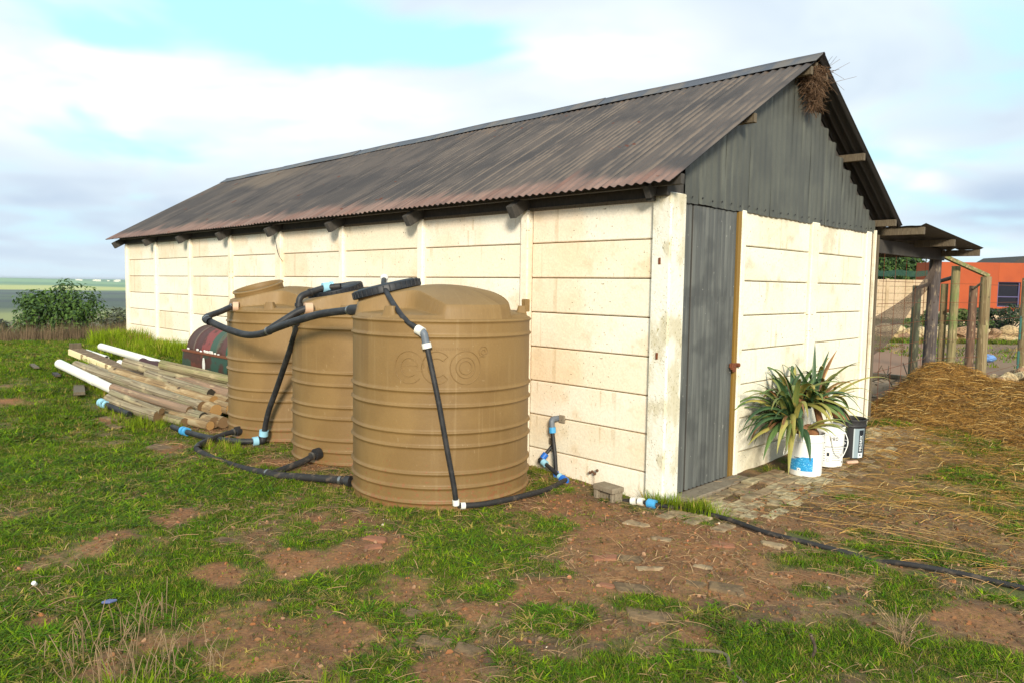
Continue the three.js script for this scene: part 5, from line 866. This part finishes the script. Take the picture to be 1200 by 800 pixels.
const fencePaint = M.wallPale.clone(); fencePaint.color = srgb(206, 186, 168);
panelFence('tall pale panel fence behind the shade net', [-9.2, 0, -28.3], [-6.85, 0, -30.6], 0.15, 7, 2, fencePaint);
panelFence('low pale panel fence below the orange house', [-6.85, 0, -30.65], [-2.8, 0, -34.6], 0.0, 3, 4, fencePaint);
{
  const t = thing('net_fence', 'teal net fence along the top of the tall pale fence', 'fence', [0, 0, 0]);
  const weave = tex(32, [60, 8], (u, v) => (Math.abs((u * 2) % 1 - 0.5) > 0.2 || Math.abs((v * 2) % 1 - 0.5) > 0.2 ? 1 : 0), false);
  mesh('net', grid(20, 3, (u, v) => [mix(-10.2, -7.2, u), 2.42 + 0.25 * v + 0.03 * Math.sin(u * 20), mix(-29.0, -32.0, u)]), std({ color: srgb(36, 70, 58), alphaMap: weave, transparent: true, alphaTest: 0.5 }), t);
  mesh('stake', [0, 0.33, 0.66, 1].map((k) => cyl([mix(-10.2, -7.2, k), 0.1, mix(-29.05, -32.05, k)], [mix(-10.2, -7.2, k), 2.7, mix(-29.05, -32.05, k)], 0.03)), M.timberDark, t);
}
// ---------------------------------------------------------------- shrubs and trees: trunk, limbs, leaves through the crown
function foliage(n, clumps, size, seed, flat = 0.2) {
  const q = rng(seed), pos = [], nor = [], idx = [];
  for (let i = 0; i < n; i++) {
    const [cx, cy, cz, r, ry] = clumps[Math.floor(q() * clumps.length)], th = q() * 6.283, ph = Math.acos(2 * q() - 1), k = 0.45 + 0.55 * Math.pow(q(), 0.5), s = size * (0.6 + 0.8 * q());
    const o = V(Math.sin(ph) * Math.cos(th), Math.cos(ph), Math.sin(ph) * Math.sin(th)), c = V(cx + o.x * r * k, cy + o.y * (ry ?? r) * k, cz + o.z * r * k);
    const up = V(q() - 0.5, flat + q() * 0.8 - 0.3, q() - 0.5).add(o.multiplyScalar(0.6)).normalize(), a = V(q() - 0.5, q() - 0.5, q() - 0.5).cross(up).normalize(), b = up.clone().cross(a);
    const v0 = pos.length / 3;
    for (const [u, w, l] of [[-1, 0, 0], [0, -0.45, 0.12], [1, 0, 0], [0, 0.45, 0.12]]) { const p = c.clone().addScaledVector(a, u * s * 0.5).addScaledVector(b, w * s * 0.5).addScaledVector(up, l * s); pos.push(p.x, p.y, p.z); nor.push(up.x, up.y, up.z); }
    idx.push(v0, v0 + 1, v0 + 2, v0, v0 + 2, v0 + 3);
  }
  const g = new THREE.BufferGeometry(); g.setAttribute('position', new THREE.Float32BufferAttribute(pos, 3)); g.setIndex(idx); g.computeVertexNormals(); return g;
}
const leafy = (r, g, b) => new THREE.MeshPhysicalMaterial({ color: srgb(r, g, b), roughness: 0.75, side: THREE.DoubleSide, transmission: 0.25, thickness: 0 });
function shrub(name, label, category, at, clumps, n, size, mats, seed, group) {
  const t = thing(name, label, category, [at[0], at[1], at[2]], 0, group); const st = [];
  for (const [x, y, z] of clumps) st.push(new THREE.TubeGeometry(new THREE.CatmullRomCurve3([V(x * 0.1, -0.1, z * 0.1), V(x * 0.5, y * 0.45, z * 0.45), V(x, y, z)]), 8, 0.022, 6));
  mesh('stem', st, M.timberDark, t);
  mats.forEach((m, i) => mesh('crown', foliage(Math.round(n / mats.length), clumps, size, seed + i), m, t));
}
const bushClumps = (seed, n, w, h, d) => { const q = rng(seed), o = []; for (let i = 0; i < n; i++) { const y = h * (0.15 + 0.85 * q()), k = 1 - 0.55 * (y / h); o.push([(q() - 0.5) * w * k * 1.6, y, (q() - 0.5) * d * k * 1.6, Math.max(0.17 * h, 0.13 * w) * (0.7 + 0.7 * q()), 0.17 * h * (0.7 + 0.6 * q())]); } return o; };
const dk = leafy(44, 76, 16), md = leafy(74, 106, 22), ol = leafy(92, 96, 44), gy = leafy(74, 78, 58), br = leafy(108, 92, 62);
shrub('green_bush', 'tall ragged green bush left of the shed, taller of the pair', 'bush', [-14.2, -0.25, 0.95], bushClumps(5, 26, 0.80, 1.60, 0.7), 3800, 0.085, [dk, md, md], 1401);
shrub('green_bush', 'broader green bush close beside the taller one, nearer the shed', 'bush', [-13.75, -0.25, 0.42], bushClumps(9, 26, 0.62, 1.80, 0.55), 3800, 0.085, [dk, md, md], 1411);
shrub('green_bush', 'low olive bush trailing right of the green pair', 'bush', [-13.6, -0.2, 0.0], bushClumps(12, 14, 0.6, 0.85, 0.6), 1500, 0.08, [ol, md], 1421);
shrub('scrub_bush', 'rounded grey olive bush behind the pair near the shed wall', 'bush', [-20.8, -1.7, -2.0], bushClumps(15, 22, 2.2, 2.4, 2.0), 3600, 0.14, [gy, ol], 1431);
shrub('scrub_bush', 'dark flat-topped bush touching the shed edge in the distance', 'bush', [-23.8, -1.9, -3.1], bushClumps(18, 20, 2.6, 2.2, 2.2), 3200, 0.15, [dk, gy], 1441);
shrub('scrub_bush', 'small round grey tree at the far left edge', 'tree', [-33.5, -2.4, -1.4], bushClumps(21, 20, 1.0, 2.3, 1.0), 3000, 0.18, [gy, gy], 1451);
shrub('hedge_bush', 'dark green shrub under the window of the orange house', 'bush', [-2.9, 0.28, -26.2], bushClumps(25, 26, 1.9, 0.95, 1.4), 5200, 0.10, [dk, gy], 1461);
shrub('hedge_bush', 'lower olive shrub left of the window shrub', 'bush', [-4.3, 0.45, -25.0], bushClumps(27, 22, 2.0, 0.65, 1.4), 3800, 0.10, [ol, md], 1471);
shrub('hedge_bush', 'low green weeds above the stone wall behind the netting', 'bush', [-6.3, 0.4, -23.0], bushClumps(29, 24, 3.2, 0.42, 2.4), 2800, 0.09, [md, ol], 1481);
for (const [i, x, z, h, lab] of [[0, -15.4, -45.4, 4.6, 'dark green tree behind the tall fence, nearest the shed'], [1, -14.2, -46.4, 4.4, 'dark green tree behind the tall fence, middle of three'], [2, -13.0, -47.5, 4.3, 'dark green tree behind the tall fence, nearest the orange house']]) shrub('hedge_tree', lab, 'tree', [x, 0, z], bushClumps(31 + i, 26, 1.7, h, 1.7), 5200, 0.26, [dk, md, dk], 1491 + 7 * i);
// ---------------------------------------------------------------- far village and small white specks
{
  const q = rng(1501), l = []; for (let i = 0; i < 9; i++) { const s = 4300 + 260 * q(), a = 0.252 + 0.055 * q(), x = 3 - s * Math.cos(a), z = 4.7 - s * Math.sin(a) , w = 10 + 16 * q(); l.push(box(w, 6 + 5 * q(), w * 0.7, x, H(x, z) + 5, z, 0)); }
  const m = mesh('distant_village', l, M.wallPale); m.userData.kind = 'stuff';
}
{
  const t = thing('water_trough', 'pale blue-grey trough among scrub beside the shed edge', 'trough', [-26.5, -1.35, -4.1], 0.3);
  mesh('trough_wall', [box(2.6, 0.45, 0.08, 0, 0.22, 0.5), box(2.6, 0.45, 0.08, 0, 0.22, -0.5), box(0.08, 0.45, 1.0, 1.26, 0.22, 0), box(0.08, 0.45, 1.0, -1.26, 0.22, 0)], std({ color: srgb(150, 160, 168) }), t);
}
// ---------------------------------------------------------------- dry reeds, scrub, grass
const blade = (h, w, bend) => { const pos = [], idx = []; const N = 3; for (let i = 0; i <= N; i++) { const k = i / N, hw = w * 0.5 * (1 - k * 0.92); pos.push(-hw, h * k * (1 - 0.25 * bend * k), bend * h * k * k, hw, h * k * (1 - 0.25 * bend * k), bend * h * k * k); } for (let i = 0; i < N; i++) { const a = 2 * i; idx.push(a, a + 1, a + 3, a, a + 3, a + 2); } const g = new THREE.BufferGeometry(); g.setAttribute('position', new THREE.Float32BufferAttribute(pos, 3)); g.setIndex(idx); g.computeVertexNormals(); return g; };
function tuft(n, h, w, spread, bend, seed) { const q = rng(seed), l = []; for (let i = 0; i < n; i++) { const a = q() * 6.283; l.push(blade(h * (0.55 + 0.6 * q()), w * (0.7 + 0.6 * q()), bend * (0.3 + q())).rotateY(a).translate(Math.cos(a + 0.4) * spread * q(), 0, Math.sin(a + 0.4) * spread * q())); } return mergeGeometries(l); }
{
  const q = rng(1511), L = [], S = [];
  for (let i = 0; i < 1500; i++) { const u = q(), x = mix(-13.6, -11.9, u) - 0.5 * q() + (q() - 0.5) * 0.6, z = mix(3.0, -0.6, u) + (q() - 0.5) * 1.2, s = 0.30 + 0.42 * q() * q() + 0.1 * q(); const k = 0.7 + 0.5 * q(); L.push({ p: [x, H(x, z) - 0.02, z], r: [(q() - 0.5) * 0.3, q() * 6.28, (q() - 0.5) * 0.3], s: [s, s, s], c: srgb(118 * k, 98 * k, 74 * k) }); }
  scatter('dry_reeds', tuft(7, 0.62, 0.012, 0.10, 0.25, 1513), std({ color: lin(1, 1, 1) }), L);
  for (let i = 0; i < 5200; i++) { const d = 0.5 + 26 * Math.pow(q(), 1.5), x = -13.2 - d, z = mix(8, -9, q()) - 0.15 * d; const s = 0.6 + 0.9 * q() + d * 0.04, k = 0.6 + 0.6 * q(); const c = q() < 0.6 ? [112, 96, 70] : q() < 0.6 ? [86, 90, 46] : [88, 76, 62]; L.length; S.push({ p: [x, H(x, z) - 0.05, z], r: [(q() - 0.5) * 0.4, q() * 6.28, (q() - 0.5) * 0.4], s: [s, s * 0.75, s], c: srgb(c[0] * k, c[1] * k, c[2] * k) }); }
  scatter('dry_scrub', tuft(12, 0.5, 0.03, 0.25, 0.5, 1515), std({ color: lin(1, 1, 1) }), S);
}
{
  const mat = new THREE.MeshPhysicalMaterial({ color: lin(1, 1, 1), roughness: 0.9, specularIntensity: 0.25, side: THREE.DoubleSide, transmission: 0.3, thickness: 0 });
  const kinds = [tuft(9, 0.032, 0.0045, 0.045, 1.3, 1521), tuft(8, 0.026, 0.0065, 0.05, 1.6, 1523), tuft(9, 0.050, 0.016, 0.020, 2.0, 1525), tuft(8, 0.048, 0.005, 0.04, 1.0, 1527)];
  const lists = kinds.map(() => []), q = rng(1531); const C = camera.position; let n = 0;
  const green = (dry) => { const k = 0.62 + 0.6 * q(), y = q(); return y < dry ? srgb(158 * k, 138 * k, 74 * k) : mix(0, 1, q()) < 0.5 ? srgb(122 * k, 146 * k, 14 * k) : srgb(84 * k, 122 * k, 16 * k); };
  for (let i = 0; i < 900000 && n < 150000; i++) {
    const dd = 2.4 + 14.6 * Math.pow(q(), 1.35), a = 0.7866 + (q() - 0.5) * 1.36, x = C.x - Math.sin(a) * dd, z = C.z - Math.cos(a) * dd;
    if (x < -13.3 || x > 4.4 || z < -6.5 || z > 5.6) continue; if (z < 0.03 && x < 0.2) continue;
    const cv = cover(x, z); if (q() > Math.max(ss(0.10, 0.85, cv), 0.09)) continue;
    if (Math.hypot(x + 1.27, z - 1.0) < 0.68 || Math.hypot(x + 2.7, z - 0.74) < 0.68 || Math.hypot(x + 4.1, z - 0.74) < 0.68) continue;
    if (heapH(x, z) > 0.03 || (x > -0.7 && Math.abs(z - 0.1) < 0.10 && x < 2.6)) continue;
    const broad = fbm(x * 1.3 + 20, z * 1.3, 3, 0, 1533), k = q() < ss(0.40, 0.60, broad) * 0.22 ? 2 : q() < 0.5 ? 0 : q() < 0.55 ? 1 : (q() < 0.3 ? 3 : 1), far = 1 + 0.05 * Math.max(0, dd - 4), s = (0.55 + 0.6 * q()) * (0.5 + 0.6 * cv) * far;
    lists[k].push({ p: [x, H(x, z) + micro(x, z) - 0.004, z], r: [(q() - 0.5) * 0.4, q() * 6.283, (q() - 0.5) * 0.4], s: [s * (k === 2 ? 1.05 : 1), s * (0.8 + 0.4 * q()), s * (k === 2 ? 1.05 : 1)], c: green(0.12 + 0.4 * (1 - cv)) }); n++;
  }
  for (let i = 0; i < 2600; i++) { const wd = q() < 0.5 ? 0.9 + 0.9 * (q() - 0.5) : 14 * q(), t = (q() - 0.5) * 9, X = -4.2 + 0.707 * (wd + t), Z = -23.1 + 0.707 * (wd - t); if (Z > -8.5) continue; if (fbm(X / 2, Z / 2, 3, 0, 1537) < 0.45 && wd > 2) continue; const s = 1.6 + 1.8 * q(); lists[3].push({ p: [X, H(X, Z) - 0.01, Z], r: [(q() - 0.5) * 0.4, q() * 6.28, 0], s: [s * 1.6, s, s * 1.6], c: green(0.35) }); }
  // ranker growth against the wall, at the tank feet and by the corner
  const tall = []; const clump = (x, z, rx, rz, m, s0, s1, dry = 0.08) => { for (let i = 0; i < m; i++) { const a = q() * 6.283, r = Math.sqrt(q()), px = x + Math.cos(a) * r * rx, pz = Math.max(0.045, z + Math.sin(a) * r * rz), s = s0 + (s1 - s0) * q(), k = 0.85 + 0.4 * q(); tall.push({ p: [px, H(px, pz) + micro(px, pz) - 0.01, pz], r: [(q() - 0.5) * 0.35, q() * 6.28, (q() - 0.5) * 0.35], s: [s, s, s], c: q() < dry ? srgb(170 * k, 150 * k, 80 * k) : srgb(118 * k, 138 * k, 22 * k) }); } };
  clump(-10.9, 0.42, 0.85, 0.4, 420, 1.3, 2.9); clump(-9.7, 0.40, 0.8, 0.4, 330, 0.9, 1.9); clump(-8.75, 0.35, 0.6, 0.3, 300, 1.0, 2.3); clump(-8.0, 0.25, 0.5, 0.25, 160, 0.8, 1.7);
  clump(-9.2, 0.95, 1.2, 0.4, 220, 0.6, 1.3); clump(-7.6, 1.72, 0.8, 0.12, 150, 0.6, 1.2); clump(-6.9, 1.9, 0.6, 0.1, 100, 0.6, 1.1); clump(-5.5, 2.0, 0.7, 0.2, 130, 0.6, 1.2);
  clump(-5.2, 1.75, 0.4, 0.15, 60, 0.6, 1.1); clump(-0.55, 0.05, 0.6, 0.03, 90, 0.2, 0.45); clump(-1.0, 0.08, 0.3, 0.06, 90, 0.25, 0.5); clump(0.24, 0.0, 0.05, 0.05, 4, 0.15, 0.3); clump(-1.0, 1.74, 0.42, 0.10, 60, 0.25, 0.65, 0.5); clump(-1.6, 1.72, 0.22, 0.1, 40, 0.25, 0.6, 0.4); clump(-0.72, 1.50, 0.18, 0.12, 50, 0.25, 0.7, 0.4); clump(-3.6, 1.75, 0.3, 0.15, 60, 0.5, 1.0); clump(0.35, -4.45, 0.35, 0.12, 160, 0.6, 1.3); clump(0.42, 3.86, 0.16, 0.10, 30, 0.9, 1.6, 0.02); clump(0.95, 3.3, 0.2, 0.15, 26, 0.7, 1.2, 0.05);
  lists.forEach((l, i) => scatter(['short_grass', 'lawn_grass', 'broadleaf_weeds', 'long_grass'][i], kinds[i], mat, l));
  scatter('rank_grass', tuft(9, 0.125, 0.006, 0.04, 0.6, 1541), mat, tall);
}
{ // dry weed stalks standing in the foreground
  const dryMat = std({ map: tex(64, 4, (u, v) => mix3([168, 142, 108], [128, 104, 78], fbm(u * 8, v * 8, 3, 8, 1551))) });
  const stalks = (n, at, h, seed, lean) => { const q = rng(seed), l = []; for (let i = 0; i < n; i++) { const [x, z] = at(q), y = H(x, z), L = h * (0.35 + 0.75 * q()), dx = (q() - 0.5) * lean, dz = (q() - 0.5) * lean; l.push(tube([[x, y - 0.01, z], [x + dx * 0.3, y + L * 0.5, z + dz * 0.3], [x + dx, y + L, z + dz]], 0.0016, 6, 4)); if (q() < 0.6) l.push(tube([[x + dx * 0.3, y + L * 0.5, z + dz * 0.3], [x + dx * 0.3 + (q() - 0.5) * 0.1, y + L * 0.8, z + dz * 0.3 + (q() - 0.5) * 0.1]], 0.0012, 4, 4)); } return merge(l); };
  single('dry_weed', 'dead grey weed stalks standing in grass at the bottom left', 'weed', stalks(120, (q) => [-0.35 + 0.75 * q(), 3.95 - 0.45 * q() + 0.2 * (q() - 0.5)], 0.17, 1553, 0.12), dryMat);
  single('dry_weed', 'dead pale weed fanning out in grass at the bottom right', 'weed', stalks(26, (q) => [2.2 + 0.05 * q(), 1.14 + 0.05 * q()], 0.17, 1555, 0.22), dryMat);
  single('dry_weed', 'brown dried flower head on a stalk against the wall by the pillar', 'weed', merge([tube([[-0.47, 0.09, 0.05], [-0.465, 0.16, 0.05], [-0.47, 0.20, 0.05]], 0.003, 6, 4), ...[0, 1, 2, 3].map((i) => new THREE.IcosahedronGeometry(0.013, 1).translate(-0.51 + 0.025 * i, 0.21 + 0.012 * (i % 2) + (i === 3 ? 0.02 : 0), 0.05))]), std({ color: srgb(96, 66, 46) }));
  single('stick', 'thin dark stick standing in grass near the bottom right', 'stick', tube([[1.98, 0.11, 1.57], [2.0, 0.17, 1.58], [1.985, 0.235, 1.6]], 0.007, 8, 6), std({ map: barkTex([92, 78, 64], [66, 54, 46], [110, 96, 80], 1561) }));
  single('dry_root', 'long curved brown root lying on the soil at the bottom right', 'root', tube([[1.55, 0.125, 1.95], [1.72, 0.14, 1.86], [1.80, 0.13, 1.95], [1.92, 0.13, 2.02]], 0.008, 20, 6), M.timberGrey);
  single('metal_strip', 'thin grey strip lying in the grass at the far left', 'metal strip', box(0.5, 0.02, 0.06, 0, 0, 0, 0.004).rotateY(-0.1).translate(-8.05, H(-8.05, 2.36) + 0.05, 2.36), M.timberGrey);
  single('metal_strip', 'short dark strip in the grass left of the nearest white pipe', 'metal strip', box(0.3, 0.03, 0.06, 0, 0, 0, 0.004).rotateY(-0.1).translate(-7.49, H(-7.49, 2.24) + 0.05, 2.24), M.blackDusty);
  single('metal_strip', 'grey weathered plank end on the grass below the nearest white pipe', 'wood strip', box(0.75, 0.04, 0.12, 0, 0, 0, 0.006).rotateY(-0.25).translate(-6.8, H(-6.8, 2.15) + 0.03, 2.16), M.timberGrey);
  single('blue_scrap', 'small blue plastic scrap in the grass at the lower left', 'litter', box(0.06, 0.012, 0.045, 0, 0, 0, 0.005).rotateY(0.4).rotateZ(0.2).translate(-0.62, H(-0.62, 3.64) + 0.035, 3.64), std({ color: srgb(96, 104, 150), roughness: 0.5 }));
  single('white_scrap', 'small white scrap in the grass at the left', 'litter', cyl([-1.15, H(-1.15, 3.84) + 0.015, 3.84], [-1.14, H(-1.15, 3.84) + 0.03, 3.85], 0.011), M.whitePlastic);
  single('fence_stake', 'dark upright stake at the extreme left edge of the grass', 'stake', cyl([-3.42, 0.1, 3.93], [-3.42, 0.62, 3.93], 0.022), M.black);
  { const q = rng(1581), L = []; let guard = 0; while (L.length < 9000 && guard++ < 200000) { const x = -5 + 8.6 * q(), z = -1.2 + 6.2 * q(); if ((z < 0.05 && x < 0.3) || heapH(x, z) > 0.02) continue; if (q() < 0.25 + cover(x, z) * 1.2) continue; const s = 0.005 + 0.022 * Math.pow(q(), 3.5), k = 0.7 + 0.5 * q(), c = q() < 0.6 ? [120, 84, 54] : [136, 88, 52]; L.push({ p: [x, H(x, z) + micro(x, z) + s * 0.02, z], r: [q() * 6, q() * 6, q() * 6], s: [s * 1.4, s * 0.7, s * 1.1], c: srgb(c[0] * k, c[1] * k, c[2] * k) }); }
    scatter('soil_clods', stoneGeo(1583), std({ color: lin(1, 1, 1) }), L); }
  // pebbles
  const q = rng(1571), L = []; let guard = 0; while (L.length < 1800 && guard++ < 90000) { const x = -5 + 8.5 * q(), z = -1.2 + 6 * q(); if (z < 0.05 && x < 0.3) continue; if (q() < cover(x, z) * 1.2) continue; const s = 0.006 + 0.022 * Math.pow(q(), 3); const k = 0.7 + 0.6 * q(), c = q() < 0.02 ? [196, 184, 164] : q() < 0.14 ? [150, 98, 70] : [138, 106, 80]; L.push({ p: [x, H(x, z) + micro(x, z) + s * 0.15, z], r: [q() * 6, q() * 6, q() * 6], s: [s * 1.3, s * 0.8, s], c: srgb(c[0] * k, c[1] * k, c[2] * k) }); }
  scatter('pebbles', stoneGeo(1573), std({ color: lin(1, 1, 1) }), L);
}
renderer.render(scene, camera);
